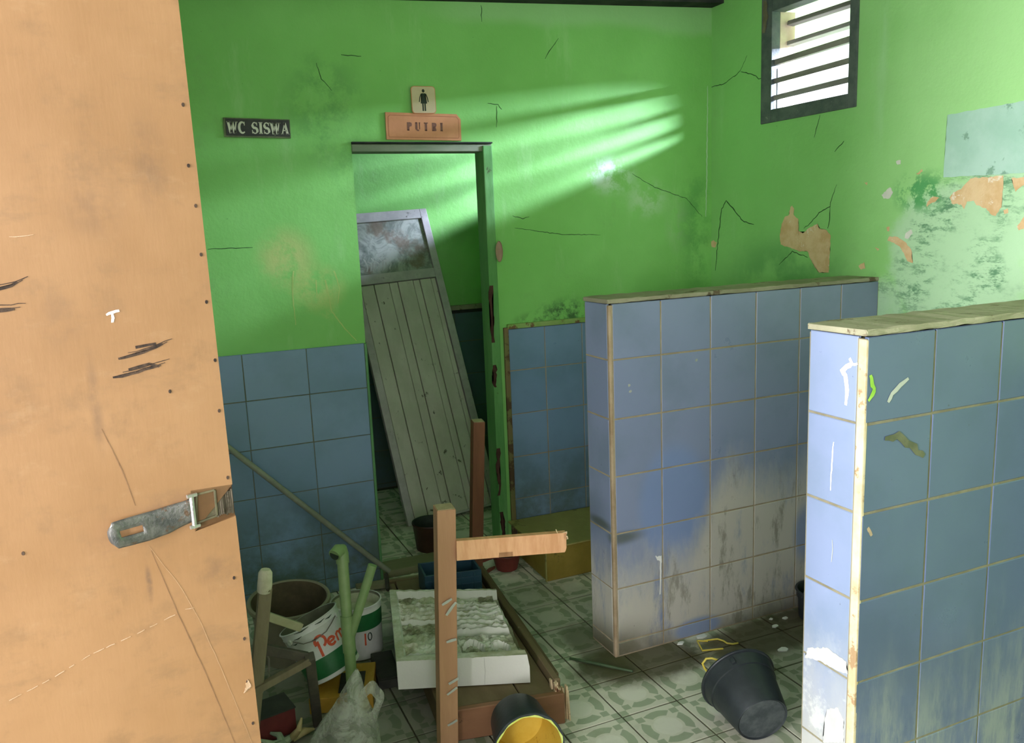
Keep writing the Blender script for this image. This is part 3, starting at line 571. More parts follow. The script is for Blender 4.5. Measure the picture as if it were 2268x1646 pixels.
decal(wall_near, [e2(p) for p in DATA['p2e']], (-1, 0, 0), 0.012, M_white, 'paint_drip'); decal(wall_near, [e2(p) for p in DATA['p2e3']], (-1, 0, 0), 0.007, M_white, 'paint_drip', 0.001, 0.0018)
decal(wall_near, [e2(p) for p in DATA['p2e2']], (-1, 0, 0), 0.004, M_white, 'paint_drip')
decal(wall_near, [e2(p) for p in DATA['p2e4']], (-1, 0, 0), 0.002, M_greyp, 'hairline_crack', 0.0003)
M_dullw = simple('dull_white_paint', (0.34, 0.355, 0.34, 1), (0.42, 0.435, 0.415, 1), 14, 0.7, 0.2)
for kx in ('p2white', 'p2white2'):
    b = B(); add_poly(b, [(1.3421, p[0], p[1]) for p in jag(DATA[kx], 0.002, 0.006)], (0.0008, 0, 0)); part(wall_near, 'paint_patch', b, M_dullw)
decal(wall_near, [f2(p) for p in DATA['p2g']], (0, -1, 0), 0.011, M_lime); decal(wall_near, [f2(p) for p in DATA['p2w']], (0, -1, 0), 0.011, M_greyp)
decal(wall_near, [f2(p) for p in DATA['p2b']], (0, -1, 0), 0.018, M_mud, 'mud_smear', 0.004); decal(wall_near, [f2(p) for p in DATA['p2o']], (0, -1, 0), 0.009, M_brownstrip, 'mud_smear')

# ---------------------------------------------------------------- the open entrance door
DE, DD, DN = V((0.07468, 1.17246, 0.0)), V((0.99027, 0.13917, 0)), V((0.13917, -0.99027, 0))
def dp(u, z, off=0.0): return DE + DD * u + DN * off + Z * z
lean = lambda z: -0.0078 * (z - 1.16) + 0.0005
def door_mat():
    k = Mat('orange_plywood', 0.5, 0.3); p = k.pos()
    c = k.mix((0.185, 0.100, 0.040, 1), (0.231, 0.131, 0.058, 1), k.smooth(k.noise(p, 3.0, 5, 0.6), 0.3, 0.7))
    c = k.mix(c, (0.147, 0.085, 0.038, 1), k.mul(k.smooth(k.noise(p, 14, 8, 0.72), 0.5, 0.7), 0.55))
    c = k.mix(c, (0.140, 0.084, 0.040, 1), k.mul(k.smooth(k.noise(p, 5, 9, 0.75, (1, 1, 2.2)), 0.52, 0.68), 0.5))
    c = k.mix(c, (0.245, 0.152, 0.075, 1), k.mul(k.smooth(k.noise(p, 22, 7, 0.72, (0.7, 1, 1.3)), 0.56, 0.7), 0.35))
    for (u, z, ru, rz, st) in ((-0.155, 1.30, 0.010, 0.09, 0.5), (-0.182, 1.41, 0.03, 0.05, 0.3), (-0.037, 1.05, 0.04, 0.025, 0.45), (-0.119, 1.055, 0.006, 0.035, 0.8), (-0.09, 1.16, 0.05, 0.02, 0.4), (-0.06, 1.60, 0.03, 0.09, 0.35), (-0.13, 1.55, 0.05, 0.06, 0.35)):
        q = dp(u, z); k_ = k.mul(k.ell(q, (ru, 0.5, rz), 0.9), k.smooth(k.noise(p, 30, 6, 0.7), 0.3, 0.6))
        c = k.mix(c, (0.094, 0.058, 0.034, 1), k.mul(k_, st))
    k.color(c); k.rough(k.math('ADD', 0.38, k.mul(k.noise(p, 9, 6, 0.7), 0.25)))
    k.bump(k.math('ADD', k.mul(k.noise(p, 160, 3, 0.6, (1, 1, 0.2)), 0.5), k.noise(p, 6, 5)), 0.06, 0.004)
    return k.m
M_door = door_mat()
M_dcore = simple('weathered_core_wood', (0.07, 0.06, 0.042, 1), (0.15, 0.13, 0.09, 1), 30, 0.9, 0.1, stretch=(1, 1, 0.3), bump=0.6, spots=((0.05, 0.04, 0.025, 1), 60, 0.55))
M_steel = simple('worn_steel', (0.075, 0.08, 0.075, 1), (0.17, 0.17, 0.155, 1), 40, 0.42, 0.5, 0.75, bump=0.2, spots=((0.13, 0.085, 0.055, 1), 28, 0.56))
M_chrome = simple('bright_steel', (0.34, 0.34, 0.32, 1), (0.44, 0.44, 0.41, 1), 30, 0.3, 0.5, 0.85)
M_oldplate = simple('painted_over_plate', (0.07, 0.066, 0.036, 1), (0.12, 0.105, 0.055, 1), 40, 0.6, 0.3, 0.3, spots=((0.10, 0.09, 0.05, 1), 60, 0.58))
door = thing('door_1', 'open orange plywood entrance door with steel hasp at far left', 'door', dp(-0.82, 0, -0.02), kind='structure')
hz0, hz1, hu = 1.121, 1.165, -0.0545
b = B(); U0 = -0.825; zt, zb = 2.03, 0.03
out = [(U0, zb), (lean(zb), zb), (lean(hz0), hz0), (hu, hz0 - 0.010), (hu, hz1 + 0.004), (lean(hz1), hz1 + 0.002), (lean(zt), zt), (U0, zt)]
add_poly(b, [dp(u, z, 0) for u, z in out], -DN * 0.005); part(door, 'plywood_skin', b, M_door)
b = B(); add_hexa(b, [dp(U0, zb, -0.031), dp(lean(zb) - 0.001, zb, -0.031), dp(lean(zb) - 0.001, zb, -0.0052), dp(U0, zb, -0.0052), dp(U0, zt, -0.031), dp(lean(zt) - 0.001, zt, -0.031), dp(lean(zt) - 0.001, zt, -0.0052), dp(U0, zt, -0.0052)]); part(door, 'core', b, M_dcore)
b = B(); add_poly(b, [dp(u, z, -0.0312) for u, z in ((U0, zb), (lean(zb), zb), (lean(zt), zt), (U0, zt))], -DN * 0.004); part(door, 'back_skin', b, M_door)
M_scuff = simple('black_scuff', (0.022, 0.017, 0.014, 1), (0.06, 0.04, 0.027, 1), 60, 0.8, 0.1)
for i, c in enumerate(DATA['door_scuff']):
    for kx in range(3 if i < 4 else 1):
        dv = (kx - 0.5) * 0.004 if kx else 0.0
        b = B(); add_ribbon(b, [dp(u + (kx * 0.006), z + dv) for u, z in c], DN, 0.0042 if kx == 0 else 0.0012, 0.0006, 0.0006); part(door, 'scuff_mark', b, M_scuff)
M_wscr = simple('pale_scratch', (0.29, 0.19, 0.10, 1), (0.34, 0.24, 0.15, 1), 60, 0.7, 0.2)
M_dscr = simple('dark_groove', (0.12, 0.066, 0.03, 1), (0.15, 0.085, 0.04, 1), 60, 0.7, 0.2)
for c in DATA['door_chip']:
    b = B(); add_ribbon(b, [dp(u, z) for u, z in c], DN, 0.0035, 0.0005, 0.0006); part(door, 'chip_mark', b, M_white)
M_fscr = simple('faint_scratch', (0.235, 0.145, 0.07, 1), (0.27, 0.17, 0.085, 1), 60, 0.7, 0.2)
for i, c in enumerate(DATA['door_scr']):
    if i == 0:                                                    # a broken, dashed scratch
        for u0, u1 in zip(c, c[1:]):
            for q_ in range(3):
                f0 = q_ / 3 + rnd.uniform(0, 0.08); f1 = f0 + rnd.uniform(0.14, 0.3); g = lambda f: (u0[0] + (u1[0] - u0[0]) * f, u0[1] + (u1[1] - u0[1]) * f)
                b = B(); add_ribbon(b, [dp(*g(f0)), dp(*g(min(f1, 1)))], DN, 0.0013, 0.0003, 0.0005); part(door, 'scratch', b, M_wscr)
    else: b = B(); add_ribbon(b, [dp(u, z) for u, z in c], DN, 0.0010, 0.0003, 0.0005); part(door, 'scratch', b, M_fscr if i == 3 else M_wscr)
for c in DATA['door_groove']:
    b = B(); add_ribbon(b, [dp(u, z) for u, z in c], DN, 0.0012, 0.0002, 0.0004); part(door, 'scratch', b, M_dscr)
b = B()
for u, z in DATA['door_nails']:
    add_poly(b, [dp(u + 0.0018 * math.cos(a), z + 0.0026 * math.sin(a), 0.0008) for a in [i * PI / 4 for i in range(8)]], -DN * 0.001)
nh = part(door, 'nail_heads', b, M_scuff); nh['kind'] = 'stuff'
b = B(); add_poly(b, [dp(u, z, 0.001) for u, z in jag(DATA['door_white'], 0.001, 0.003)], -DN * 0.001); part(door, 'chip_mark', b, M_wscr)
hasp = B(); pl = DATA['hasp_plate']
add_poly(hasp, [dp(u, z, -0.001) for u, z in pl], -DN * 0.002)
cu = sum(q[0] for q in pl) / 4; cz = sum(q[1] for q in pl) / 4
for i in range(4):
    a, c = pl[i], pl[(i + 1) % 4]; add_beam(hasp, dp(a[0], a[1], 0.0), dp(c[0], c[1], 0.0), 0.003, 0.003, DN, 0.0006)
hasp = part(door, 'hasp', hasp, M_oldplate, label='dull painted-over hinge plate of the hasp')
def sub(name, b, mat, smooth=False): return part(hasp, name, b, mat, smooth)
b = B(); pn = DATA['hasp_pin']; add_tube(b, [dp(pn[0][0], pn[0][1] + 0.003, 0.004), dp(pn[1][0], pn[1][1] - 0.004, 0.004)], 0.0034, 12); sub('hinge_pin', b, M_chrome, True)
b = B()
for q, s in ((pn[0], 1), (pn[1], -1)): add_tube(b, [dp(q[0] - 0.006, q[1] + s * 0.002, 0.006), dp(q[0] + 0.007, q[1] + s * 0.002, 0.003)], 0.0028, 8)
sub('knuckle', b, M_chrome, True)
tp, bt = DATA['hasp_strap_top'], DATA['hasp_strap_bot']
def along(pl_, t):
    L = [0.0]
    for a, c in zip(pl_, pl_[1:]): L.append(L[-1] + math.dist(a, c))
    t *= L[-1]
    for i in range(len(pl_) - 1):
        if t <= L[i + 1] + 1e-9:
            f = (t - L[i]) / max(L[i + 1] - L[i], 1e-9); return (pl_[i][0] + (pl_[i + 1][0] - pl_[i][0]) * f, pl_[i][1] + (pl_[i + 1][1] - pl_[i][1]) * f)
    return pl_[-1]
b = B(); NS, NW = 30, 8; G = []
for i in range(NS + 1):
    t = i / NS; a, c = along(tp, t), along(bt, t); row = []
    for j in range(NW + 1):
        f = j / NW; endr = 0.010 * max(0, 1 - t / 0.10) ** 2 * (abs(f - 0.5) * 2) ** 3
        off = 0.004 + 0.014 * (1 - t) ** 2 - 0.0015 * (abs(f - 0.5) * 2) ** 4 - 0.006 * max(0, 1 - t / 0.06) ** 2
        row.append(b.verts.new(dp(a[0] + (c[0] - a[0]) * f + endr, a[1] + (c[1] - a[1]) * f, off)))
    G.append(row)
for i in range(NS):
    for j in range(NW):
        if 4 <= i <= 11 and 3 <= j <= 4: continue
        b.faces.new((G[i][j], G[i][j + 1], G[i + 1][j + 1], G[i + 1][j]))
st = sub('strap', b, M_steel, True); st['label'] = 'worn steel strap with a slotted end'
md = st.modifiers.new('thick', 'SOLIDIFY'); md.thickness = 0.0022; md.offset = 0
hr = DATA['hasp_rough']; b = B()
for i in range(9):
    u0 = hr[0][0] + 0.0235 * (i / 9); h1 = rnd.uniform(0.0, 0.006); h0 = rnd.uniform(0.0, 0.004)
    add_hexa(b, [dp(u0, 1.1235 + h0, -0.0056), dp(u0 + 0.0022, 1.1235 + h0, -0.0056), dp(u0 + 0.0022, 1.1235 + h0, -0.0015 + rnd.uniform(-0.002, 0.0012)), dp(u0, 1.1235 + h0, -0.002),
                 dp(u0, 1.163 - h1, -0.0056), dp(u0 + 0.0022, 1.163 - h1, -0.0056), dp(u0 + 0.0022, 1.163 - h1, -0.002 + rnd.uniform(-0.002, 0.0012)), dp(u0, 1.163 - h1, -0.002)])
part(door, 'splintered_core', b, M_dcore)

# ---------------------------------------------------------------- writing
def stroke(bm, pts, w_, mp):
    pts = [V((p[0], p[1], 0)) for p in pts]; n = len(pts); L = []
    for i, p in enumerate(pts):
        d1 = (pts[i] - pts[i - 1]).normalized() if i else None; d2 = (pts[i + 1] - pts[i]).normalized() if i < n - 1 else None
        t = ((d1 or d2) + (d2 or d1)).normalized(); nn = V((-t.y, t.x, 0)); sc = 1.0
        if d1 and d2: sc = 1 / max(0.5, abs(nn.dot(V((-d1.y, d1.x, 0)))))
        ww = w_[i] if isinstance(w_, (list, tuple)) else w_
        a, c = p + nn * ww / 2 * sc, p - nn * ww / 2 * sc
        L.append((bm.verts.new(mp(a.x, a.y)), bm.verts.new(mp(c.x, c.y))))
    for a, c in zip(L, L[1:]): bm.faces.new((a[0], a[1], c[1], c[0]))
def arc(cx, cy, rx, ry, a0, a1, n=14): return [(cx + rx * math.cos(math.radians(a0 + (a1 - a0) * i / n)), cy + ry * math.sin(math.radians(a0 + (a1 - a0) * i / n))) for i in range(n + 1)]
TH, TN, SF = 0.21, 0.10, 0.07
def serif(x, y, w_): return ([(x - w_ / 2, y), (x + w_ / 2, y)], SF)
GL = {'W': (0.86, [([(0.08, 1), (0.26, 0)], TH), ([(0.26, 0.02), (0.44, 1)], TN), ([(0.42, 1), (0.60, 0)], TH), ([(0.60, 0.02), (0.78, 1)], TN), serif(0.08, 0.965, 0.3), serif(0.43, 0.965, 0.24), serif(0.78, 0.965, 0.22)]),
      'C': (0.62, [(arc(0.36, 0.5, 0.27, 0.46, 48, 312, 20), [TN + (TH - TN) * math.sin(PI * i / 20) for i in range(21)]), ([(0.55, 1), (0.55, 0.68)], 0.07)]),
      'S': (0.56, [(arc(0.28, 0.725, 0.19, 0.235, 25, 245, 10) + arc(0.28, 0.265, 0.21, 0.235, 75, -155, 10), [TN] * 7 + [TH] * 9 + [TN] * 6), ([(0.47, 0.98), (0.47, 0.70)], 0.06), ([(0.06, 0.02), (0.06, 0.32)], 0.06)]),
      'I': (0.36, [([(0.18, 0.03), (0.18, 0.97)], TH), serif(0.18, 0.965, 0.34), serif(0.18, 0.035, 0.34)]),
      'A': (0.70, [([(0.10, 0), (0.36, 1)], TN), ([(0.36, 1), (0.58, 0)], TH), ([(0.2, 0.33), (0.5, 0.33)], 0.07), serif(0.10, 0.035, 0.2), serif(0.58, 0.035, 0.26)]),
      'P': (0.60, [([(0.14, 0), (0.14, 1)], TH), (arc(0.24, 0.74, 0.24, 0.22, 80, -80, 12), [TN, TN, TN] + [TH] * 7 + [TN] * 3), serif(0.14, 0.035, 0.28)]),
      'U': (0.64, [([(0.12, 1), (0.12, 0.34)] + arc(0.33, 0.28, 0.21, 0.24, 180, 300, 8), [TH] * 4 + [TN + 0.04] * 7), ([(0.54, 1), (0.54, 0.16)], TN), serif(0.12, 0.965, 0.26), serif(0.54, 0.965, 0.2)]),
      'T': (0.58, [([(0.29, 0), (0.29, 1)], TH), ([(0.02, 0.96), (0.2, 0.96)], 0.09), ([(0.38, 0.96), (0.56, 0.96)], 0.09), serif(0.29, 0.035, 0.3)]),
      'R': (0.62, [([(0.14, 0), (0.14, 1)], TH), (arc(0.24, 0.74, 0.22, 0.22, 80, -80, 12), [TN, TN, TN] + [TH] * 7 + [TN] * 3), ([(0.32, 0.5), (0.46, 0.0)], TH), serif(0.14, 0.035, 0.26)]), ' ': (0.42, [])}
def write(bm, text, x, y, h, mp, gap=0.08, wscale=1.0, bold=1.0):
    for ch in text:
        wd, st_ = GL[ch]
        for pts, ww in st_:
            ww = [q * h * bold for q in ww] if isinstance(ww, (list, tuple)) else ww * h * bold
            stroke(bm, [(x + p[0] * h * wscale, y + p[1] * h) for p in pts], ww, mp)
        x += (wd * wscale + gap) * h
    return x
def rrect(x0, z0, x1, z1, r, n=5):
    o = []
    for cx, cz, a in ((x1 - r, z1 - r, 0), (x0 + r, z1 - r, 90), (x0 + r, z0 + r, 180), (x1 - r, z0 + r, 270)):
        o += [(cx + r * math.cos(math.radians(a + 90 * i / n)), cz + r * math.sin(math.radians(a + 90 * i / n))) for i in range(n + 1)]
    return o
def plate(root, name, ol, y, t, mat, rot=0.0, cen=(0, 0)):
    b = B(); c, s = math.cos(rot), math.sin(rot)
    add_poly(b, [(cen[0] + (x - cen[0]) * c - (z - cen[1]) * s, y, cen[1] + (x - cen[0]) * s + (z - cen[1]) * c) for x, z in ol], (0, t, 0)); return part(root, name, b, mat)
M_black = simple('black_sign_board', (0.016, 0.018, 0.016, 1), (0.035, 0.038, 0.032, 1), 14, 0.5, 0.4, spots=((0.12, 0.14, 0.09, 1), 26, 0.66))
M_ivory = simple('aged_white_lettering', (0.56, 0.56, 0.44, 1), (0.66, 0.66, 0.54, 1), 26, 0.7, 0.2, spots=((0.2, 0.2, 0.14, 1), 70, 0.62))
M_osign = simple('faded_orange_card', (0.56, 0.24, 0.115, 1), (0.64, 0.29, 0.145, 1), 7, 0.6, 0.3)
M_oedge = simple('darker_orange_line', (0.38, 0.13, 0.06, 1), (0.44, 0.16, 0.08, 1), 20, 0.6, 0.3)
M_oletter = simple('brown_letters', (0.16, 0.07, 0.05, 1), (0.22, 0.10, 0.07, 1), 20, 0.6, 0.3)
M_card = simple('ivory_card', (0.56, 0.46, 0.29, 1), (0.63, 0.53, 0.35, 1), 10, 0.6, 0.3)
M_ink = simple('dark_ink', (0.018, 0.03, 0.02, 1), (0.03, 0.045, 0.03, 1), 20, 0.6, 0.3)
M_oldwood = simple('grey_sign_edge', (0.10, 0.13, 0.07, 1), (0.17, 0.19, 0.11, 1), 20, 0.8, 0.2)
s = thing('wall_sign', 'small black sign reading WC SISWA in white serif letters', 'sign', (0.436, 3.355, 1.87))
rt = -0.018; cn = (0.436, 1.9045)
plate(s, 'sign_board', [(0.314, 1.870), (0.5565, 1.870), (0.5565, 1.9395), (0.314, 1.9395)], 3.352, 0.008, M_oldwood, rt, cn)
plate(s, 'sign_face', [(0.321, 1.8755), (0.5535, 1.8755), (0.5535, 1.936), (0.321, 1.936)], 3.3505, 0.002, M_black, rt, cn)
def rotmap(y, rot, cen): return lambda x, z: (cen[0] + (x - cen[0]) * math.cos(rot) - (z - cen[1]) * math.sin(rot), y, cen[1] + (x - cen[0]) * math.sin(rot) + (z - cen[1]) * math.cos(rot))
x = 0.3265
for c_ in 'WC SISWA':
    b = B(); x = write(b, c_, x, 1.8835, 0.0425, rotmap(3.3498, rt, cn), 0.06, 0.98)
    if c_ != ' ': part(s, 'letter', b, M_ivory)
    else: b.free()
s = thing('wall_sign', 'orange card sign reading PUTRI above the inner doorway', 'sign', (1.095, 3.355, 1.862))
ol = [(0.934, 1.862), (1.254, 1.862), (1.254, 1.948), (1.236, 1.968), (0.934, 1.968)]
rt = -0.012; cn = (1.095, 1.915)
plate(s, 'sign_board', ol, 3.351, 0.008, M_osign, rt, cn)
b = B(); io = [(0.946, 1.872), (1.24, 1.872), (1.244, 1.878), (1.244, 1.946), (1.234, 1.957), (0.952, 1.957), (0.944, 1.95), (0.944, 1.878), (0.946, 1.872)]
stroke(b, io, 0.0024, rotmap(3.3505, rt, cn)); part(s, 'border_line', b, M_oedge)
x = 1.022
for c_ in 'PUTRI':
    b = B(); write(b, c_, x, 1.899, 0.032, rotmap(3.3504, rt, cn), 0, 1.0, 1.4); x += 0.0352; part(s, 'letter', b, M_oletter)
s = thing('wall_sign', 'ivory rounded card with a black figure of a woman in a dress', 'sign', (1.096, 3.352, 1.966))
rt = 0.01; cn = (1.096, 2.02)
plate(s, 'sign_board', rrect(1.045, 1.966, 1.148, 2.073, 0.014), 3.3455, 0.005, M_osign, rt, cn)
plate(s, 'sign_face', rrect(1.0475, 1.969, 1.1455, 2.0705, 0.012), 3.345, 0.001, M_card, rt, cn)
b = B(); mp = rotmap(3.3446, rt, cn); fx = 1.0965
add_poly(b, [mp(fx + 0.0058 * math.cos(a), 2.0545 + 0.0068 * math.sin(a)) for a in [i * PI / 8 for i in range(16)]])
add_poly(b, [mp(fx + q[0], q[1]) for q in ((-0.0085, 2.045), (0.0085, 2.045), (0.0062, 2.029), (0.0135, 2.005), (-0.0135, 2.005), (-0.0062, 2.029))])
for sgn in (-1, 1):
    stroke(b, [(fx + sgn * 0.0092, 2.043), (fx + sgn * 0.0150, 2.030), (fx + sgn * 0.0192, 2.011)], [0.0048, 0.0042, 0.0036], mp)
    stroke(b, [(fx + sgn * 0.0045, 2.006), (fx + sgn * 0.0045, 1.976)], 0.006, mp)
part(s, 'figure', b, M_ink)

# ---------------------------------------------------------------- leaning door leaf in the small room
LB, L1, L2 = V((1.083, 3.947, 0.004)), V((0.9978, 0.0475, 0.0428)), None
e1 = V((0.997, 0.068, 0.043)).normalized(); e2_ = V((-0.065, 0.374, 0.925)); e2_ = (e2_ - e1 * e2_.dot(e1)).normalized(); e3 = e1.cross(e2_)   # e3 faces the viewer
def lf(u, v, o=0.0): return LB + e1 * u + e2_ * v + e3 * o
if e3.y > 0: e3 = -e3
M_leaf = simple('dirty_cream_panel', (0.50, 0.51, 0.40, 1), (0.60, 0.60, 0.49, 1), 8, 0.5, 0.4, stretch=(1, 1, 0.35), bump=0.15, spots=((0.11, 0.11, 0.075, 1), 16, 0.62))
M_leaff = simple('grey_aluminium_frame', (0.42, 0.40, 0.39, 1), (0.52, 0.50, 0.48, 1), 12, 0.45, 0.4, 0.2, spots=((0.14, 0.13, 0.11, 1), 18, 0.63))
lt = thing('door_leaf', 'detached cream door leaf with glass top leaning in the doorway', 'door', LB)
def lbox(name, u0, u1, v0, v1, o0, o1, mat, bev=0.002):
    b = B(); add_hexa(b, [lf(u0, v0, o0), lf(u1, v0, o0), lf(u1, v0, o1), lf(u0, v0, o1), lf(u0, v1, o0), lf(u1, v1, o0), lf(u1, v1, o1), lf(u0, v1, o1)])
    bmesh.ops.recalc_face_normals(b, faces=b.faces)
    if bev: bmesh.ops.bevel(b, geom=list(b.edges), offset=bev, segments=1, affect='EDGES')
    return part(lt, name, b, mat)
LW, LH, LM = 0.525, 1.722, 1.31
lbox('stile', 0, 0.04, 0, LH, -0.03, 0.0, M_leaff); lbox('stile', LW - 0.042, LW, 0, LH, -0.03, 0.0, M_leaff)
lbox('rail', 0.04, LW - 0.042, LH - 0.055, LH, -0.03, 0.0, M_leaff); lbox('rail', 0.04, LW - 0.042, LM, LM + 0.055, -0.03, 0.0, M_leaff); lbox('rail', 0.04, LW - 0.042, 0, 0.012, -0.03, -0.002, M_leaff)
pw = [0.042, 0.118, 0.205, 0.255, 0.345, 0.385, 0.452, LW - 0.044]
for i, (a, c) in enumerate(zip(pw, pw[1:])):
    lbox('panel_slat', a + 0.0018, c - 0.0018, 0.012, LM - 0.004, -0.024, -0.004 if i % 2 else -0.0075, M_leaf)
kg = Mat('grimy_glass', 0.18, 0.5); pz = kg.noise(kg.obj(), 9, 8, 0.7, None, 1.2)
cg = kg.mix((0.17, 0.20, 0.17, 1), (0.40, 0.43, 0.37, 1), kg.smooth(pz, 0.38, 0.62)); cg = kg.mix(cg, (0.19, 0.14, 0.10, 1), kg.mul(kg.smooth(kg.noise(kg.obj(), 4.5, 6), 0.52, 0.62), 0.8))
kg.color(cg); kg.rough(kg.math('ADD', 0.12, kg.mul(pz, 0.4)))
lbox('glass_pane', 0.04, LW - 0.042, LM + 0.055, LH - 0.055, -0.018, -0.013, kg.m, 0)
b = B()
for i in range(7):
    u = 0.10 + i * 0.022; add_ribbon(b, [lf(u, LM + 0.075, -0.0128), lf(u + 0.012, LM + 0.11 + 0.01 * (i % 3), -0.0128), lf(u - 0.006, LM + 0.15 - 0.02 * (i % 2), -0.0128)], e3, 0.010, 0.003, 0.0004)
part(lt, 'wiped_streaks', b, simple('chalky_smear', (0.33, 0.34, 0.29, 1), (0.42, 0.43, 0.37, 1), 40, 0.7))

# ---------------------------------------------------------------- upturned desk
FR, dx, dy = V((1.02, 2.07, 0)), V((0.98, -0.199, 0)).normalized(), V((0.112, 0.994, 0)).normalized()
def dk(a, l, z): return FR + dx * (a - 0.43) + dy * l + Z * z
M_dtop = simple('dusty_olive_plywood', (0.115, 0.085, 0.042, 1), (0.17, 0.13, 0.07, 1), 6, 0.7, 0.2, stretch=(1, 0.25, 1), spots=((0.25, 0.22, 0.14, 1), 20, 0.68))
M_dapron = simple('reddish_brown_wood', (0.17, 0.082, 0.04, 1), (0.24, 0.12, 0.06, 1), 7, 0.55, 0.3, stretch=(0.35, 1, 1), spots=((0.08, 0.045, 0.025, 1), 12, 0.6))
M_dpost = simple('brown_post_wood', (0.34, 0.185, 0.095, 1), (0.45, 0.26, 0.14, 1), 9, 0.6, 0.3, stretch=(1, 1, 0.12), bump=0.3)
M_dpostd = simple('dark_red_post_wood', (0.15, 0.062, 0.03, 1), (0.22, 0.095, 0.045, 1), 9, 0.55, 0.3, stretch=(1, 1, 0.12), bump=0.3)
M_endgrain = simple('pale_end_grain', (0.32, 0.26, 0.16, 1), (0.42, 0.35, 0.22, 1), 30, 0.8, 0.2)
M_arm = simple('orange_brown_rail', (0.52, 0.27, 0.125, 1), (0.62, 0.35, 0.18, 1), 9, 0.6, 0.3, stretch=(6, 1, 1), bump=0.2)
M_raw = simple('raw_splintered_wood', (0.55, 0.42, 0.25, 1), (0.70, 0.56, 0.36, 1), 30, 0.85, 0.1, spots=((0.25, 0.13, 0.07, 1), 30, 0.56))
desk = thing('upturned_desk', 'upturned wooden school desk with legs in the air and a foam slab on it', 'desk', dk(0.215, 0.5, 0))
def dbox(name, a0, a1, l0, l1, z0, z1, mat, bev=0.003):
    b = B(); add_hexa(b, [dk(a0, l0, z0), dk(a1, l0, z0), dk(a1, l1, z0), dk(a0, l1, z0), dk(a0, l0, z1), dk(a1, l0, z1), dk(a1, l1, z1), dk(a0, l1, z1)])
    if bev: bmesh.ops.recalc_face_normals(b, faces=b.faces); bmesh.ops.bevel(b, geom=list(b.edges), offset=bev, segments=1, affect='EDGES')
    return part(desk, name, b, mat)
dbox('bottom_board', 0.078, 0.300, 0.024, 0.985, 0.084, 0.098, M_dtop); dbox('bottom_board', 0.303, 0.408, 0.024, 0.985, 0.084, 0.0975, M_dtop)
dbox('apron', 0.055, 0.43, 0.0, 0.022, 0.0, 0.1, M_dapron); dbox('apron', 0.055, 0.43, 0.987, 1.007, 0.0, 0.1, M_dtop); dbox('apron', 0.055, 0.075, 0.023, 0.986, 0.0, 0.090, M_dtop)
dbox('side_rail', 0.410, 0.432, 0.04, 1.0, 0.0, 0.128, M_dtop); dbox('side_batten', 0.433, 0.448, 0.10, 1.01, 0.0, 0.112, M_dtop)
b = B(); add_box(b, dk(0.243, 0.5, 0.010), (0.32, 0.92, 0.014), Matrix((dx, dy, Z)).transposed()); part(desk, 'desk_top', b, M_dapron)
b = B()
for i in range(9):
    a = 0.404 + 0.0055 * i; l = rnd.uniform(-0.004, 0.012); h = rnd.uniform(0.085, 0.135) if i > 2 else 0.125
    add_beam(b, dk(a, l + 0.02, 0.0), dk(a + rnd.uniform(-0.004, 0.004), l + rnd.uniform(0.02, 0.045), h), 0.016, 0.0055, dy, 0.0005)
part(desk, 'broken_corner', b, M_raw)
def leg(p0, p1, wd, mat):
    b = B(); add_beam(b, p0, p1, wd, wd * 0.95, dy, 0.003); o = part(desk, 'leg', b, mat)
    d = (V(p1) - V(p0)).normalized(); b = B(); add_beam(b, V(p1) - d * 0.001, V(p1) + d * 0.0012, wd - 0.006, wd * 0.95 - 0.006, dy, 0.0004); part(o, 'end_grain', b, M_endgrain)
    return o
lg = leg((0.655, 2.118, 0.0), (0.683, 2.105, 0.742), 0.056, M_dpost)
for (zc, xo, dz) in ((0.452, 0.0, 0.035), (0.475, -0.012, 0.012), (0.355, 0.0, 0.004), (0.230, 0.005, 0.012), (0.20, 0.0, 0.018), (0.10, 0.0, 0.01)):
    b = B(); add_ribbon(b, [(0.658 + zc * 0.038 + xo - 0.013, 2.0885 - zc * 0.0175, zc - dz / 2), (0.658 + zc * 0.038 + xo + 0.016, 2.0855 - zc * 0.0175, zc + dz / 2)], (0.2, -1, 0), 0.010, 0.001, 0.002); part(lg, 'paint_scrape', b, M_greyp)
leg((1.112, 3.055, 0.09), (1.136, 3.008, 0.745), 0.050, M_dpostd)
# broken rail with a notch, still fixed to the front leg
A0, AX, AZ = V((0.699, 2.066, 0.623)), V((0.978, -0.199, -0.045)).normalized(), V((0.03, 0, 1)).normalized()
AYv = AZ.cross(AX).normalized()
if AYv.y < 0: AYv = -AYv
b = B(); h = 0.0285; L_ = 0.312
ol = [(0, -h), (0.118, -h), (0.119, -h + 0.014), (0.158, -h + 0.014), (0.160, -h), (L_ - 0.002, -h)] + [(L_ + rnd.uniform(-0.006, 0.004), -h + 2 * h * (i + 0.5) / 9) for i in range(9)] + [(L_ + 0.003, h + 0.001), (0, h)]
add_poly(b, [A0 + AX * u + AZ * v for u, v in ol], AYv * 0.02); rail = part(desk, 'broken_rail', b, M_arm, label='orange-brown broken rail with splintered end')
b = B()
for i in range(6): add_beam(b, A0 + AX * (L_ - 0.012) + AZ * (h - 0.002 - 0.004 * i) + AYv * 0.003, A0 + AX * (L_ + rnd.uniform(0.002, 0.010)) + AZ * (h - 0.004 * i + 0.002) + AYv * rnd.uniform(0, 0.006), 0.004, 0.003, AZ, 0.0003)
add_beam(b, A0 + AX * (L_ - 0.022) + AZ * h + AYv * 0.004, A0 + AX * (L_ - 0.027) + AZ * (h + 0.012) + AYv * 0.004, 0.002, 0.002, AX, 0.0002)
part(rail, 'splinters', b, M_raw)

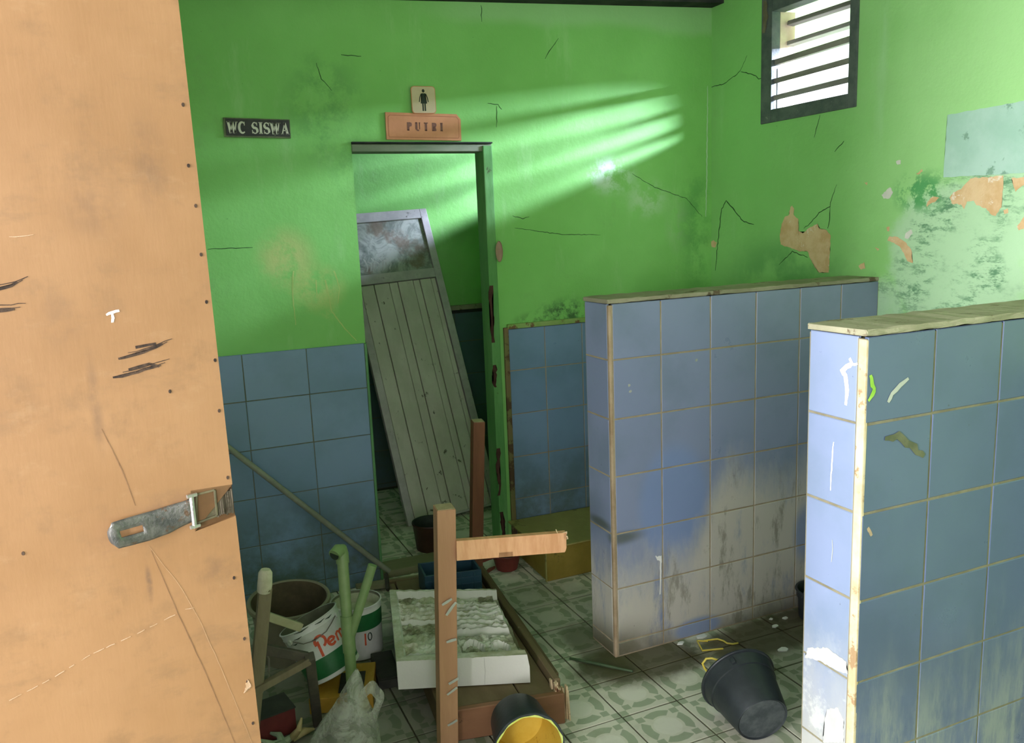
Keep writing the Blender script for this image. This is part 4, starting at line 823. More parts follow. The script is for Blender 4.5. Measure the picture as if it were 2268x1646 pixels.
# ---------------------------------------------------------------- foam slab lying on the desk
foam = thing('foam_packaging', 'dirty white foam packing slab with broken hollows on the upturned desk', 'foam block', (0.81, 2.5, 0.1))
c00, c10, c01, c11 = V((0.572, 2.325, 0)), V((0.952, 2.172, 0)), V((0.692, 2.845, 0)), V((1.045, 2.665, 0))
def fp(u, v, z): return c00 * (1 - u) * (1 - v) + c10 * u * (1 - v) + c01 * (1 - u) * v + c11 * u * v + Z * z
NU, NV = 64, 80
def fh(u, v):
    e = 0.196
    if v < 0.075 and u < 0.99: return e - 0.004 * max(0, noise.noise(V((u * 20, v * 20, 1))))
    if u < 0.07 or v > 0.965: return e - 0.004 + 0.004 * noise.noise(V((u * 18, v * 18, 3)))
    if u > 0.955: return 0.155 + 0.02 * noise.noise(V((u * 9, v * 9, 2)))
    d = 0.146
    if u < 0.52 and 0.10 < v < 0.22: d = 0.186
    if v > 0.84: d = 0.166
    if 0.60 < v < 0.84: d = 0.176 + 0.007 * math.sin(v * 110)
    if u > 0.45 and 0.42 < v < 0.84: d = 0.172 + 0.010 * (1 if math.sin(v * 95) > 0 else -0.3)
    if 0.30 < v < 0.60 and u < 0.50: d = 0.160 + 0.010 * noise.noise(V((u * 8, v * 8, 5)))
    if u > 0.5 and 0.10 < v < 0.36: d = 0.160 + 0.016 * (1 if ((u - 0.62) ** 2 + (v - 0.2) ** 2 > 0.006 and (u - 0.84) ** 2 + (v - 0.18) ** 2 > 0.004) else -0.3)
    return d + 0.010 * noise.noise(V((u * 9, v * 11, 7))) + 0.008 * noise.noise(V((u * 30, v * 34, 9)))
b = B(); G = [[b.verts.new(fp(i / NU, j / NV, fh(i / NU, j / NV))) for j in range(NV + 1)] for i in range(NU + 1)]
for i in range(NU):
    for j in range(NV): b.faces.new((G[i][j], G[i + 1][j], G[i + 1][j + 1], G[i][j + 1]))
edge = [G[i][0] for i in range(NU + 1)] + [G[NU][j] for j in range(1, NV + 1)] + [G[i][NV] for i in range(NU - 1, -1, -1)] + [G[0][j] for j in range(NV - 1, 0, -1)]
low = [b.verts.new((v.co.x, v.co.y, 0.1015)) for v in edge]
for i in range(len(edge)): b.faces.new((edge[i], low[i], low[(i + 1) % len(edge)], edge[(i + 1) % len(edge)]))
b.faces.new(low[::-1])
kf = Mat('dirty_foam', 0.8, 0.15); px_ = kf.pos(); cf = kf.mix((0.60, 0.62, 0.53, 1), (0.70, 0.71, 0.65, 1), kf.noise(px_, 6, 5))
up = kf.smooth(kf.sep(kf.n('ShaderNodeNewGeometry').outputs['True Normal'])[2], 0.3, 0.8); lowz = kf.smooth(kf.sep(px_)[2], 0.192, 0.170)
cf = kf.mix(cf, (0.30, 0.30, 0.16, 1), kf.mul(up, kf.smooth(kf.noise(px_, 7, 8, 0.7), 0.33, 0.6), 0.8)); cf = kf.mix(cf, (0.12, 0.115, 0.06, 1), kf.mul(up, lowz, kf.smooth(kf.noise(px_, 9, 8, 0.7), 0.48, 0.62), 0.85))
kf.color(cf); kf.bump(kf.noise(px_, 120, 3), 0.25, 0.003)
part(foam, 'slab', b, kf.m)
b = B(); add_ribbon(b, [fp(0.66, 0, 0.195) + V((-0.004, -0.008, 0)) * 0.05, fp(0.662, 0, 0.15), fp(0.655, 0, 0.103)], (-0.37, -0.93, 0), 0.0014, 0.0006, 0.0006); part(foam, 'crack', b, M_greyp)  # thin grey line drawn along the door's shadow edge on the foam

# ---------------------------------------------------------------- pails
def frame_z(base, top, toward=(0, 0, 1.505)):
    z = (V(top) - V(base)).normalized(); t = V(toward) - V(base); x = (t - z * t.dot(z)).normalized(); y = z.cross(x)
    m = Matrix((x, y, z)).transposed().to_4x4(); m.translation = V(base); return m
M_pwhite = simple('white_pail_enamel', (0.50, 0.52, 0.47, 1), (0.60, 0.62, 0.58, 1), 10, 0.4, 0.4, spots=((0.06, 0.065, 0.055, 1), 26, 0.69))
M_pgreen = simple('green_pail_band', (0.012, 0.10, 0.028, 1), (0.02, 0.14, 0.045, 1), 10, 0.4, 0.4, spots=((0.10, 0.2, 0.12, 1), 20, 0.70))
M_pin = simple('dark_pail_inside', (0.11, 0.115, 0.08, 1), (0.17, 0.175, 0.12, 1), 10, 0.7, 0.2)
M_red = simple('red_handwriting', (0.50, 0.075, 0.03, 1), (0.60, 0.11, 0.05, 1), 40, 0.6, 0.3)
M_wire = simple('rusty_wire', (0.16, 0.15, 0.12, 1), (0.24, 0.22, 0.18, 1), 40, 0.6, 0.4, 0.6)
def pail(name, label, base, top, r0, r1, band, group=None):
    base, top = V(base), V(top); H_ = (top - base).length; m = frame_z(base, top); R = lambda h: r0 + (r1 - r0) * h / H_
    t = thing(name, label, 'pail', (base.x, base.y, 0), group)
    b = B(); add_lathe(b, [(0.0, 0.004), (r0 - 0.006, 0.004), (r0 - 0.002, 0.0), (r0 + 0.0015, 0.002), (r0 + 0.0015, 0.008), (R(0.012), 0.012), (R(H_ * 0.5), H_ * 0.5), (R(H_ * 0.86), H_ * 0.86), (R(H_ * 0.86) + 0.002, H_ * 0.875), (R(H_ * 0.9), H_ * 0.89), (r1, H_ - 0.004), (r1 + 0.003, H_ - 0.002), (r1 + 0.002, H_), (r1 - 0.002, H_)], 56, m); part(t, 'body', b, M_pwhite, True)
    b = B(); add_lathe(b, [(r1 - 0.002, H_ - 0.0005), (r0 - 0.004, 0.008), (0.0, 0.007)], 56, m); part(t, 'inside', b, M_pin, True)
    b = B(); z0, z1 = band[0] * H_, band[1] * H_; add_lathe(b, [(R(z0) + 0.0006, z0), (R(z1) + 0.0006, z1)], 56, m); part(t, 'label_band', b, M_pgreen, True)
    def onp(s_, h_, o=0.0012): a = s_ / R(h_); return m @ V(((R(h_) + o) * math.cos(a), (R(h_) + o) * math.sin(a), h_))
    return t, m, H_, R, onp
t, m, H_, R, onp = pail('paint_pail', 'tilted white paint pail with a green band and red lettering Pem', (0.418, 2.539, 0.10), (0.355, 2.592, 0.27), 0.088, 0.098, (0.075, 0.40))
b = B(); ph = 0.062; s0, h0 = -0.012, 0.092
def hw(pts, w_=0.0075): stroke(b, pts, w_, lambda s_, h_: onp(s_, h_))
K = 1.22; s0, h0 = -0.010, 0.092
def hk(pts, w_=0.0085): hw([(s0 + q[0] * K, h0 + q[1] * K) for q in pts], w_)
hk([(0.0, -0.012), (0.002, 0.030)]); hk([(-0.004, 0.020)] + arc(0.009, 0.026, 0.014, 0.015, 170, -75, 14)); hk(arc(0.036, 0.012, 0.010, 0.010, 5, 325, 14)); hk([(0.027, 0.011), (0.045, 0.013)], 0.007)
hk([(0.053, 0.001), (0.055, 0.022)], 0.007); hk(arc(0.061, 0.014, 0.006, 0.009, 170, 0, 8) + [(0.067, 0.002)], 0.007); hk(arc(0.073, 0.014, 0.006, 0.009, 170, 0, 8) + [(0.079, 0.002)], 0.007)
part(t, 'handwriting', b, M_red)
for s_, h_, l_ in ((-0.06, 0.97, 0.05), (0.01, 0.95, 0.035), (-0.085, 0.80, 0.02), (-0.02, 0.74, 0.02), (0.045, 0.93, 0.03), (-0.07, 0.88, 0.03)):
    b = B(); stroke(b, [(s_, H_ * h_), (s_ + l_ * 0.5, H_ * h_ - 0.002), (s_ + l_, H_ * h_ + 0.001)], [0.001, 0.004, 0.001], lambda u_, v_: onp(u_, v_, 0.0032 if v_ > H_ * 0.86 else 0.0013)); part(t, 'paint_chip', b, M_ink)
b = B(); add_tube(b, [onp(-0.075, H_ * 0.86, 0.004), onp(-0.045, H_ * 0.76, 0.006), onp(-0.01, H_ * 0.72, 0.006), onp(0.03, H_ * 0.75, 0.006), onp(0.06, H_ * 0.82, 0.005), onp(0.085, H_ * 0.87, 0.004)], 0.0016, 6); part(t, 'handle', b, M_wire)
for s_ in (-0.09, 0.095): b = B(); add_tube(b, [onp(s_, H_ * 0.86, 0.0), onp(s_, H_ * 0.86, 0.007)], 0.008, 10); part(t, 'handle_lug', b, M_pwhite)
t, m, H_, R, onp = pail('paint_pail', 'upright white paint pail with green band near the rim behind the pipe', (0.560, 2.815, 0.0), (0.560, 2.820, 0.195), 0.084, 0.089, (0.56, 0.88))
b = B(); stroke(b, [(0.022, 0.055), (0.023, 0.100)], 0.006, lambda s_, h_: onp(s_, h_)); part(t, 'handwriting', b, M_red)
b = B(); stroke(b, arc(0.040, 0.084, 0.007, 0.014, 90, 450, 16), 0.004, lambda s_, h_: onp(s_, h_)); part(t, 'handwriting', b, M_ink)
b = B(); add_lathe(b, [(0.0, 0.150), (0.080, 0.152), (0.0865, 0.185)], 40, m, wob=lambda a, h: 0.0); part(t, 'dried_paint', b, simple('pale_dried_paint', (0.34, 0.36, 0.24, 1), (0.44, 0.46, 0.33, 1), 14, 0.8, 0.2, bump=0.5))

# grey-brown tub behind the pails
tub = thing('plastic_tub', 'wide grey-brown plastic tub standing behind the tilted pail', 'tub', (0.337, 2.90, 0))
M_tub = simple('grey_brown_plastic', (0.20, 0.185, 0.125, 1), (0.26, 0.24, 0.165, 1), 6, 0.6, 0.3); M_tubin = simple('dirty_tub_inside', (0.075, 0.06, 0.035, 1), (0.12, 0.095, 0.055, 1), 8, 0.8, 0.2, bump=0.3)
mt = frame_z((0.334, 2.912, 0.002), (0.337, 2.895, 0.22))
b = B(); add_lathe(b, [(0.0, 0.0), (0.108, 0.0), (0.112, 0.006), (0.132, 0.195), (0.142, 0.198), (0.147, 0.207), (0.145, 0.218), (0.136, 0.220), (0.132, 0.216)], 56, mt); part(tub, 'body', b, M_tub, True)
b = B(); add_lathe(b, [(0.1325, 0.216), (0.128, 0.195), (0.109, 0.012), (0.0, 0.010)], 56, mt); part(tub, 'inside', b, M_tubin, True)
b = B(); add_lathe(b, [(0.0, 0.03), (0.1105, 0.034)], 40, mt); part(tub, 'sediment', b, M_tubin)

# pale green pipe with a branch and an elbow
M_pvc = simple('pale_green_pipe', (0.17, 0.27, 0.10, 1), (0.23, 0.33, 0.14, 1), 8, 0.4, 0.4, spots=((0.12, 0.10, 0.05, 1), 14, 0.64))
pp = thing('drain_pipe', 'pale green branched plastic pipe standing before the pails', 'pipe', (0.447, 2.40, 0.0))
P0, P1_ = V((0.4437, 2.394, 0.004)), V((0.462, 2.486, 0.512))
b = B(); add_tube(b, [P0, P0.lerp(P1_, 0.5), P1_], 0.0175, 24); part(pp, 'pipe', b, M_pvc, True)
b = B(); pe_ = V((0.434, 2.462, 0.520)); add_tube(b, [P1_ - (P1_ - P0).normalized() * 0.03, P1_, P1_ + V((-0.002, 0.0, 0.012)), P1_ + V((-0.012, -0.010, 0.017)), pe_], [0.0205, 0.0205, 0.0205, 0.020, 0.020], 24); elb = part(pp, 'elbow', b, M_pvc, True)
dpe = (pe_ - P1_ - V((-0.004, 0, 0.014))).normalized(); b = B(); add_tube(b, [pe_ + dpe * 0.0003, pe_ + dpe * 0.0012], 0.0155, 24); part(elb, 'bore_shade', b, M_ink)  # dark disc drawn for the shade inside the open pipe end
b = B(); q0 = P0.lerp(P1_, 0.46); q1 = V((0.546, 2.441, 0.473)); add_tube(b, [q0, q0.lerp(q1, 0.5), q1], 0.0145, 20); part(pp, 'branch', b, M_pvc, True)
b = B(); add_tube(b, [P0.lerp(P1_, 0.40), P0.lerp(P1_, 0.62)], 0.0205, 24); part(pp, 'collar', b, M_pvc, True)

# thin pole leaning along the dado
b = B(); add_tube(b, [(0.03, 3.245, 0.905), (0.42, 3.29, 0.48), (0.815, 3.333, 0.052)], 0.0115, 12)
tag(link_mesh('thin_pole', b, simple('grey_green_pole', (0.21, 0.23, 0.17, 1), (0.28, 0.30, 0.23, 1), 12, 0.5, 0.4), None, True), 'thin grey pole slanting down across the blue dado tiles', 'pole')

# broken chair frame near the entrance door
ch = thing('broken_chair_frame', 'broken wooden chair frame with white tipped post beside the orange door', 'chair', (0.16, 2.24, 0))
M_ch = simple('grey_brown_wood', (0.14, 0.115, 0.07, 1), (0.20, 0.165, 0.105, 1), 10, 0.7, 0.2, stretch=(1, 1, 0.2), bump=0.3); M_chd = simple('dark_grey_wood', (0.055, 0.05, 0.04, 1), (0.09, 0.08, 0.06, 1), 10, 0.7, 0.2)
M_cap = simple('chalky_white_tip', (0.42, 0.39, 0.28, 1), (0.54, 0.51, 0.39, 1), 18, 0.8, 0.2, spots=((0.16, 0.13, 0.08, 1), 24, 0.6))
b = B(); add_beam(b, (0.102, 2.232, 0.0), (0.205, 2.274, 0.545), 0.036, 0.034, (1, 0, 0), 0.006); part(ch, 'post', b, M_ch)
b = B(); add_tube(b, [(0.200, 2.268, 0.535), (0.2025, 2.264, 0.552), (0.207, 2.262, 0.588), (0.2085, 2.262, 0.598)], [0.0195, 0.0205, 0.019, 0.013], 16); part(ch, 'post_tip', b, M_cap, True)
b = B(); add_beam(b, (0.20, 2.262, 0.462), (0.292, 2.292, 0.392), 0.024, 0.018, Z, 0.003); part(ch, 'rail', b, simple('pale_rail', (0.24, 0.23, 0.13, 1), (0.30, 0.29, 0.18, 1), 12))
b = B(); add_beam(b, (0.135, 2.24, 0.258), (0.302, 2.238, 0.314), 0.020, 0.022, Z, 0.003); part(ch, 'rail', b, M_ch)
b = B(); add_beam(b, (0.302, 2.238, 0.326), (0.333, 2.42, 0.0), 0.028, 0.028, (1, 0, 0), 0.003); part(ch, 'leg', b, M_chd)
b = B(); add_beam(b, (0.16, 2.27, 0.375), (0.297, 2.25, 0.318), 0.03, 0.014, Z, 0.003); part(ch, 'brace', b, M_chd)
b = B(); add_tube(b, [(0.155, 2.30, 0.34), (0.185, 2.33, 0.335), (0.20, 2.33, 0.30), (0.195, 2.32, 0.25), (0.17, 2.31, 0.21)], 0.003, 6); part(ch, 'wire', b, M_wire, True)

# plastic bag
bag = thing('plastic_bag', 'crumpled translucent white plastic bag slumped before the tilted pail', 'bag', (0.37, 2.235, 0))
kb = Mat('translucent_film', 0.35, 0.4); v_ = kb.noise(kb.obj(), 14, 7, 0.7, None, 0.8); kb.color((0.60, 0.62, 0.54, 1)); kb.bump(kb.noise(kb.obj(), 22, 6, 0.6, None, 1.5), 0.5, 0.01)
tr_ = kb.n('ShaderNodeBsdfTransparent'); tl = kb.n('ShaderNodeBsdfTranslucent'); tl.inputs[0].default_value = (0.55, 0.57, 0.48, 1); m1, m2 = kb.n('ShaderNodeMixShader'), kb.n('ShaderNodeMixShader')
m1.inputs[0].default_value = 0.35; kb.nt.links.new(kb.b.outputs[0], m1.inputs[1]); kb.nt.links.new(tl.outputs[0], m1.inputs[2])
kb.put(m2.inputs[0], kb.math('ADD', 0.22, kb.mul(kb.smooth(v_, 0.4, 0.62), 0.4))); kb.nt.links.new(tr_.outputs[0], m2.inputs[1]); kb.nt.links.new(m1.outputs[0], m2.inputs[2])
kb.nt.links.new(m2.outputs[0], kb.nt.nodes['Material Output'].inputs['Surface']); M_film = kb.m
def fold(a, h): return 0.12 * noise.noise(V((math.cos(a) * 1.6, math.sin(a) * 1.6, h * 7))) + 0.035 * math.sin(a * 6 + h * 22) * (0.4 + h * 4) + 0.045 * noise.noise(V((math.cos(a) * 4, math.sin(a) * 4, h * 18)))
prof = [(0.118, 0.0), (0.116, 0.012), (0.108, 0.035), (0.094, 0.06), (0.076, 0.088), (0.058, 0.115), (0.042, 0.142), (0.028, 0.170), (0.015, 0.196), (0.004, 0.212)]
b = B(); prof2 = []
for (a_, c_) in zip(prof, prof[1:]):
    for i in range(3): prof2.append((a_[0] + (c_[0] - a_[0]) * i / 3, a_[1] + (c_[1] - a_[1]) * i / 3))
add_lathe(b, prof2 + [prof[-1]], 90, None, wob=fold)
for v in b.verts:
    z_ = v.co.z * 1.22; v.co.x = v.co.x + 0.372 + 0.22 * z_; v.co.y = v.co.y * 0.95 + 2.23 - 0.02 * z_; v.co.z = z_
part(bag, 'film', b, M_film, True)
b = B(); add_lathe(b, [(0.030 + 0.012 * math.cos(a), 0.006 * math.sin(a)) for a in [i * PI / 4 for i in range(9)]], 40, Matrix.Translation((0.452, 2.20, 0.158)) @ Matrix.Rotation(math.radians(12), 4, 'Y') @ Matrix.Diagonal((1, 1, 1.55, 1)) @ Matrix.Rotation(PI / 2, 4, 'X'), wob=lambda a, h: 0.07 * math.sin(5 * a)); part(bag, 'handle_loop', b, M_film, True)

# cartons and boards among the rubbish
def rbox(name, label, cat, c, s_, rz, mat, rx=0.0, ry=0.0, bev=0.003, lid=None):
    t = thing(name, label, cat, (c[0], c[1], 0)); r = Matrix.Rotation(rz, 3, 'Z') @ Matrix.Rotation(rx, 3, 'X') @ Matrix.Rotation(ry, 3, 'Y')
    b = B(); add_box(b, c, s_, r, bev); part(t, 'body', b, mat)
    if lid:
        b = B(); add_box(b, V(c) + r @ V(lid[0]), lid[1], r, 0.001); part(t, lid[2], b, lid[3])
    return t
M_ocard = simple('orange_yellow_card', (0.36, 0.20, 0.02, 1), (0.46, 0.27, 0.04, 1), 8, 0.6, 0.3, spots=((0.10, 0.07, 0.03, 1), 12, 0.62)); M_dcard = simple('dark_grey_board', (0.03, 0.032, 0.027, 1), (0.05, 0.052, 0.042, 1), 8, 0.8, 0.2); M_rcard = simple('dark_red_card', (0.10, 0.018, 0.018, 1), (0.15, 0.028, 0.025, 1), 8, 0.6, 0.3)
rbox('flat_carton', 'orange-yellow carton with a dark flap behind the plastic bag under the tilted pail', 'carton', (0.445, 2.545, 0.028), (0.20, 0.20, 0.052), -0.3, M_ocard, lid=((0.03, -0.02, 0.0275), (0.08, 0.12, 0.003), 'dark_flap', M_dcard))
rbox('loose_board', 'dark grey board lying between upright pail and foam slab', 'board', (0.602, 2.61, 0.017), (0.075, 0.20, 0.03), -0.112, M_dcard, lid=((0.0, 0.0, 0.0165), (0.06, 0.18, 0.003), 'top_sheet', M_dcard))
rbox('small_red_box', 'small dark red box on the floor by the chair frame', 'box', (0.195, 2.445, 0.042), (0.13, 0.10, 0.08), 0.2, M_rcard, lid=((0, 0, 0.0405), (0.134, 0.104, 0.004), 'lid', M_dcard))
b = B(); add_tube(b, [(0.240, 2.355, 0.012), (0.250, 2.345, 0.03), (0.265, 2.330, 0.055), (0.277, 2.340, 0.085)], [0.004, 0.012, 0.009, 0.003], 10); add_tube(b, [(0.245, 2.350, 0.016), (0.285, 2.370, 0.02), (0.315, 2.380, 0.012)], [0.009, 0.012, 0.004], 10)
tag(link_mesh('yellow_scrap', b, simple('dull_yellow_film', (0.30, 0.24, 0.10, 1), (0.38, 0.31, 0.15, 1), 18), None, True), 'dull yellow plastic scrap lying beside the small red box', 'scrap')
b = B()
for k_ in range(5):
    a = 0.6 + k_ * 1.1; add_tube(b, [(0.215, 2.335, 0.02), (0.215 + 0.03 * math.cos(a), 2.335 + 0.03 * math.sin(a), 0.022 + 0.010 * (k_ % 2)), (0.215 + 0.062 * math.cos(a + 0.3), 2.335 + 0.062 * math.sin(a + 0.3), 0.010 + 0.02 * (k_ % 3))], [0.013, 0.010, 0.004], 9)
tag(link_mesh('torn_film', b, simple('pale_green_film', (0.22, 0.28, 0.19, 1), (0.30, 0.36, 0.25, 1), 18), None, True), 'torn pale green plastic film at the foot of the orange door', 'scrap')

M_plank = simple('grey_olive_plank', (0.20, 0.19, 0.11, 1), (0.28, 0.265, 0.165, 1), 9, 0.75, 0.2, stretch=(0.15, 1, 1), bump=0.3)
def plank(label, a, c, wd, th, mat=M_plank):
    b = B(); add_beam(b, a, c, wd, th, (0, 1, 0), 0.002); o = link_mesh('loose_plank', b, mat); tag(o, label, 'plank', 'loose planks by the doorway')
plank('broad grey plank lying across the inner doorway threshold', (0.80, 3.44, 0.017), (1.22, 3.43, 0.017), 0.12, 0.030)
plank('narrow pale plank in front of the doorway threshold', (0.66, 3.285, 0.030), (1.04, 3.27, 0.012), 0.045, 0.02)
plank('short pale plank between the tub and the foam slab', (0.49, 3.10, 0.012), (0.69, 3.105, 0.012), 0.11, 0.02)
plank('dark narrow stick crossing the planks by the dado', (0.80, 3.325, 0.045), (0.772, 3.20, 0.03), 0.014, 0.014, M_chd)

# blue crate on the far end of the desk
cr = thing('plastic_crate', 'small dark blue plastic crate on the desk behind the foam slab', 'crate', (0.955, 2.925, 0.1))
M_blue = simple('dark_blue_plastic', (0.012, 0.045, 0.07, 1), (0.02, 0.065, 0.095, 1), 8, 0.45, 0.4)
rc = Matrix((dx, dy, Z)).transposed(); cc = V((0.955, 2.925, 0.1))
b = B()
for o_, s_ in (((0, -0.065, 0.05), (0.22, 0.008, 0.10)), ((0, 0.065, 0.05), (0.22, 0.008, 0.10)), ((-0.106, 0, 0.05), (0.008, 0.122, 0.10)), ((0.106, 0, 0.05), (0.008, 0.122, 0.10)), ((0, 0, 0.004), (0.21, 0.125, 0.006))): add_box(b, cc + rc @ V(o_), s_, rc, 0.001)
part(cr, 'body', b, M_blue); b = B()
for z_ in (0.025, 0.05, 0.075): add_box(b, cc + rc @ V((0, -0.0705, z_)), (0.21, 0.004, 0.006), rc, 0.001)
for x_ in (-0.08, -0.03, 0.03, 0.08): add_box(b, cc + rc @ V((x_, -0.0705, 0.05)), (0.005, 0.004, 0.09), rc, 0.001)
part(cr, 'ribs', b, M_blue)

def bowl(name, label, cat, c, prof_, mat, mat_in, extra=None):
    t = thing(name, label, cat, (c[0], c[1], 0)); m_ = Matrix.Translation(V(c)) @ (extra or Matrix.Identity(4)); b = B(); add_lathe(b, prof_, 40, m_); part(t, 'body', b, mat, True)
    r1, h1 = prof_[-1]; r0, h0 = prof_[1]; b = B(); add_lathe(b, [(r1, h1), (r1 - 0.004, h1 - 0.002), (r0 - 0.003, 0.006), (0, 0.005)], 40, m_); part(t, 'inside', b, mat_in, True); return t, m_
M_mar = simple('maroon_plastic', (0.050, 0.022, 0.014, 1), (0.075, 0.034, 0.022, 1), 8, 0.5, 0.4); M_rd = simple('faded_red_plastic', (0.16, 0.030, 0.022, 1), (0.22, 0.045, 0.035, 1), 8, 0.5, 0.4)
bowl('maroon_pot', 'dark maroon plastic pot on the floor behind the desk leg', 'pot', (1.10, 3.62, 0.0), [(0, 0), (0.066, 0), (0.071, 0.004), (0.084, 0.125), (0.088, 0.130), (0.087, 0.136)], M_mar, M_ink)
t, m_ = bowl('red_dipper', 'small red plastic water dipper on the floor beneath the broken rail', 'dipper', (1.322, 3.225, 0.0), [(0, 0), (0.042, 0), (0.047, 0.003), (0.064, 0.070), (0.067, 0.073), (0.066, 0.076)], M_rd, M_mar)
b = B(); add_beam(b, (1.265, 3.22, 0.070), (1.19, 3.205, 0.066), 0.02, 0.008, (0, 1, 0), 0.003); part(t, 'handle', b, M_rd)
b = B(); add_poly(b, [(1.225 + p[0], 3.215 + p[1], 0.001 + 0.3 * p[0]) for p in ((0.0, 0.0), (0.04, 0.006), (0.047, 0.024), (0.02, 0.032), (-0.008, 0.02))], (0, 0, 0.003)); tag(link_mesh('red_shard', b, M_rd), 'red plastic shard on the floor next to the dipper', 'shard')

# mustard carton against the back wall
M_mus = simple('mustard_carton', (0.20, 0.155, 0.022, 1), (0.26, 0.20, 0.035, 1), 6, 0.6, 0.3, spots=((0.12, 0.09, 0.02, 1), 8, 0.6)); M_must = simple('mustard_lid', (0.26, 0.25, 0.075, 1), (0.33, 0.31, 0.10, 1), 5, 0.6, 0.3, spots=((0.18, 0.16, 0.05, 1), 7, 0.56))
ct = thing('mustard_carton', 'large mustard yellow carton between the back wall and far partition', 'carton', (1.65, 3.17, 0))
b = B(); add_hexa(b, [(1.418, 3.008, 0), (1.93, 3.012, 0), (1.93, 3.335, 0), (1.425, 3.335, 0), (1.405, 2.998, 0.150), (1.93, 3.002, 0.150), (1.93, 3.335, 0.158), (1.425, 3.335, 0.158)]); bmesh.ops.recalc_face_normals(b, faces=b.faces); bmesh.ops.bevel(b, geom=list(b.edges), offset=0.004, segments=1, affect='EDGES'); part(ct, 'body', b, M_mus)
b = B(); add_hexa(b, [(1.385, 2.992, 0.152), (1.94, 2.996, 0.152), (1.94, 3.338, 0.160), (1.385, 3.338, 0.166), (1.384, 2.992, 0.158), (1.94, 2.996, 0.158), (1.94, 3.338, 0.166), (1.384, 3.338, 0.173)]); part(ct, 'lid_flap', b, M_must)
b = B(); add_box(b, (1.41, 3.003, 0.075), (0.004, 0.012, 0.14), None, 0.001); part(ct, 'corner_fold', b, M_must)

# ---------------------------------------------------------------- black buckets
M_blk = simple('black_bucket_plastic', (0.016, 0.021, 0.024, 1), (0.030, 0.038, 0.042, 1), 8, 0.42, 0.45, spots=((0.50, 0.52, 0.50, 1), 45, 0.70)); M_blkd = simple('dusty_bucket_base', (0.035, 0.045, 0.048, 1), (0.085, 0.10, 0.10, 1), 14, 0.6, 0.3, spots=((0.5, 0.5, 0.48, 1), 50, 0.73)); M_yw = simple('yellow_wire', (0.62, 0.50, 0.06, 1), (0.70, 0.58, 0.12, 1), 20, 0.5, 0.4)
def bucket(name, label, base, top, r0, r1, min_, mbase=None):
    base, top = V(base), V(top); H_ = (top - base).length; m = frame_z(base, top); t = thing(name, label, 'bucket', (base.x, base.y, 0)); R = lambda h: r0 + (r1 - r0) * h / H_
    b = B(); add_lathe(b, [(r0 - 0.006, 0.004), (r0 - 0.001, 0.0), (R(0.004), 0.004), (R(H_ * 0.72), H_ * 0.72), (R(H_ * 0.72) + 0.0035, H_ * 0.73), (R(H_ * 0.95) + 0.003, H_ * 0.95), (r1 + 0.006, H_ * 0.955), (r1 + 0.008, H_ * 0.97), (r1 + 0.007, H_), (r1 - 0.001, H_)], 64, m); part(t, 'body', b, M_blk, True)
    b = B(); add_lathe(b, [(0.0, 0.003), (r0 - 0.0065, 0.003), (r0 - 0.006, 0.0035)], 48, m); part(t, 'base_disc', b, mbase or M_blkd)
    b = B(); add_lathe(b, [(r1 - 0.001, H_ - 0.0005), (R(H_ * 0.5) - 0.003, H_ * 0.5), (r0 - 0.004, 0.008), (0.0, 0.007)], 64, m); part(t, 'inside', b, min_, True)
    return t, m, H_
t, m, H_ = bucket('bucket', 'black plastic bucket tipped over on the patterned floor showing its base', (1.473, 1.715, 0.082), (1.505, 1.868, 0.122), 0.077, 0.110, M_ink)
b = B(); add_tube(b, [(1.448, 1.888, 0.188), (1.432, 1.896, 0.1945), (1.416, 1.903, 0.194), (1.404, 1.905, 0.180), (1.408, 1.901, 0.166), (1.415, 1.896, 0.155), (1.424, 1.888, 0.137)], 0.0034, 8); part(t, 'wire_handle', b, M_yw, True)
for a in (0.15, PI + 0.15): b = B(); add_box(b, m @ V((0.108 * math.cos(a), 0.108 * math.sin(a), H_ * 0.84)), (0.014, 0.014, 0.02), m.to_3x3(), 0.003); part(t, 'handle_lug', b, M_blk)
M_yin = simple('yellow_paint_inside', (0.50, 0.33, 0.03, 1), (0.58, 0.41, 0.06, 1), 8, 0.45, 0.4, spots=((0.36, 0.22, 0.02, 1), 10, 0.6))
t, m, H_ = bucket('bucket', 'dark bucket coated yellow inside lying before the upturned desk', (0.845, 2.035, 0.088), (0.812, 1.875, 0.100), 0.078, 0.092, M_yin)
b = B(); N_ = 60
for i in range(N_):
    a0, a1 = 2 * PI * i / N_, 2 * PI * (i + 1) / N_; r_ = lambda a: 0.0895 + 0.004 * noise.noise(V((math.cos(a) * 3, math.sin(a) * 3, 0))); ro = lambda a: 0.094 + 0.0045 * noise.noise(V((math.cos(a) * 4, math.sin(a) * 4, 5)))
    b.faces.new([b.verts.new(m @ V((q * math.cos(a), q * math.sin(a), H_ + 0.0008))) for q, a in ((r_(a0), a0), (ro(a0), a0), (ro(a1), a1), (r_(a1), a1))])
part(t, 'paint_rim', b, simple('yellow_green_paint_rim', (0.50, 0.58, 0.10, 1), (0.58, 0.66, 0.22, 1), 30, 0.5, 0.3))
t, m, H_ = bucket('bucket', 'black bucket half hidden behind the near partition end', (2.165, 2.245, 0.002), (2.165, 2.24, 0.115), 0.055, 0.066, M_ink)
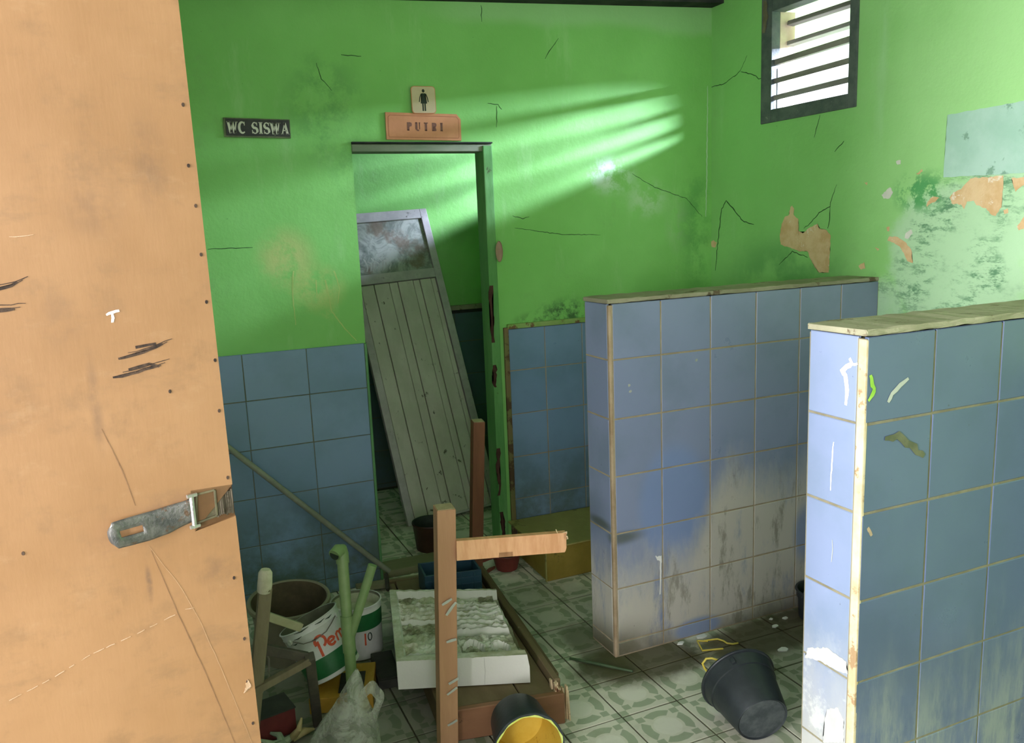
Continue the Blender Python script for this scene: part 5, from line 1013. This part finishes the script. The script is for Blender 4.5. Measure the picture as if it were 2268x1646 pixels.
b = B(); add_tube(b, [(2.100, 2.240, 0.095), (2.105, 2.225, 0.125), (2.130, 2.215, 0.145), (2.170, 2.210, 0.15), (2.205, 2.220, 0.14), (2.230, 2.240, 0.1)], 0.006, 8); part(t, 'bail_handle', b, M_blk, True)

# wire loop, stick and chips on the floor
b = B(); add_tube(b, [(x, y, 0.004) for x, y in ((1.70, 2.275), (1.668, 2.295), (1.655, 2.26), (1.643, 2.229), (1.68, 2.218), (1.715, 2.207))], 0.0032, 6); add_tube(b, [(x, y, 0.0045) for x, y in ((1.685, 2.283), (1.703, 2.280), (1.739, 2.271), (1.75, 2.25), (1.75, 2.23), (1.765, 2.216), (1.785, 2.213))], 0.0032, 6)
tag(link_mesh('wire_loop', b, M_yw, None, True), 'bent yellow wire loop on the dirty floor behind the tipped bucket', 'wire')
b = B(); add_tube(b, [(1.205, 2.397, 0.006), (1.28, 2.307, 0.007), (1.353, 2.222, 0.006)], [0.0045, 0.0055, 0.004], 8); tag(link_mesh('thin_stick', b, simple('dark_green_stick', (0.04, 0.075, 0.03, 1), (0.06, 0.10, 0.045, 1), 20), None, True), 'thin dark green stick on the floor near the partition corner', 'stick')
for (x, y, r_, lb) in ((1.608, 2.311, 0.016, 'white plaster chip at the foot of the far partition, nearest its corner'), (1.704, 2.318, 0.022, 'pale crumbled plaster lump beside the yellow wire loop'), (2.012, 2.304, 0.009, 'tiny white chip against the far partition foot'),
                       (1.986, 2.254, 0.016, 'bright white chip on the dark floor strip behind the near partition'), (2.062, 2.285, 0.014, 'white chip lying nearest the half hidden black bucket'), (1.897, 2.108, 0.022, 'broad pale chip on the floor to the right of the tipped bucket')):
    b = B(); n_ = 9; ring = [V((x + r_ * rnd.uniform(0.6, 1.1) * math.cos(2 * PI * i / n_), y + r_ * 0.7 * rnd.uniform(0.6, 1.1) * math.sin(2 * PI * i / n_), 0.0005)) for i in range(n_)]
    add_poly(b, ring, (0, 0, 0.004)); o = link_mesh('plaster_chip', b, M_white); tag(o, lb, 'chip', 'plaster chips on the floor')
bpy.context.view_layer.update()
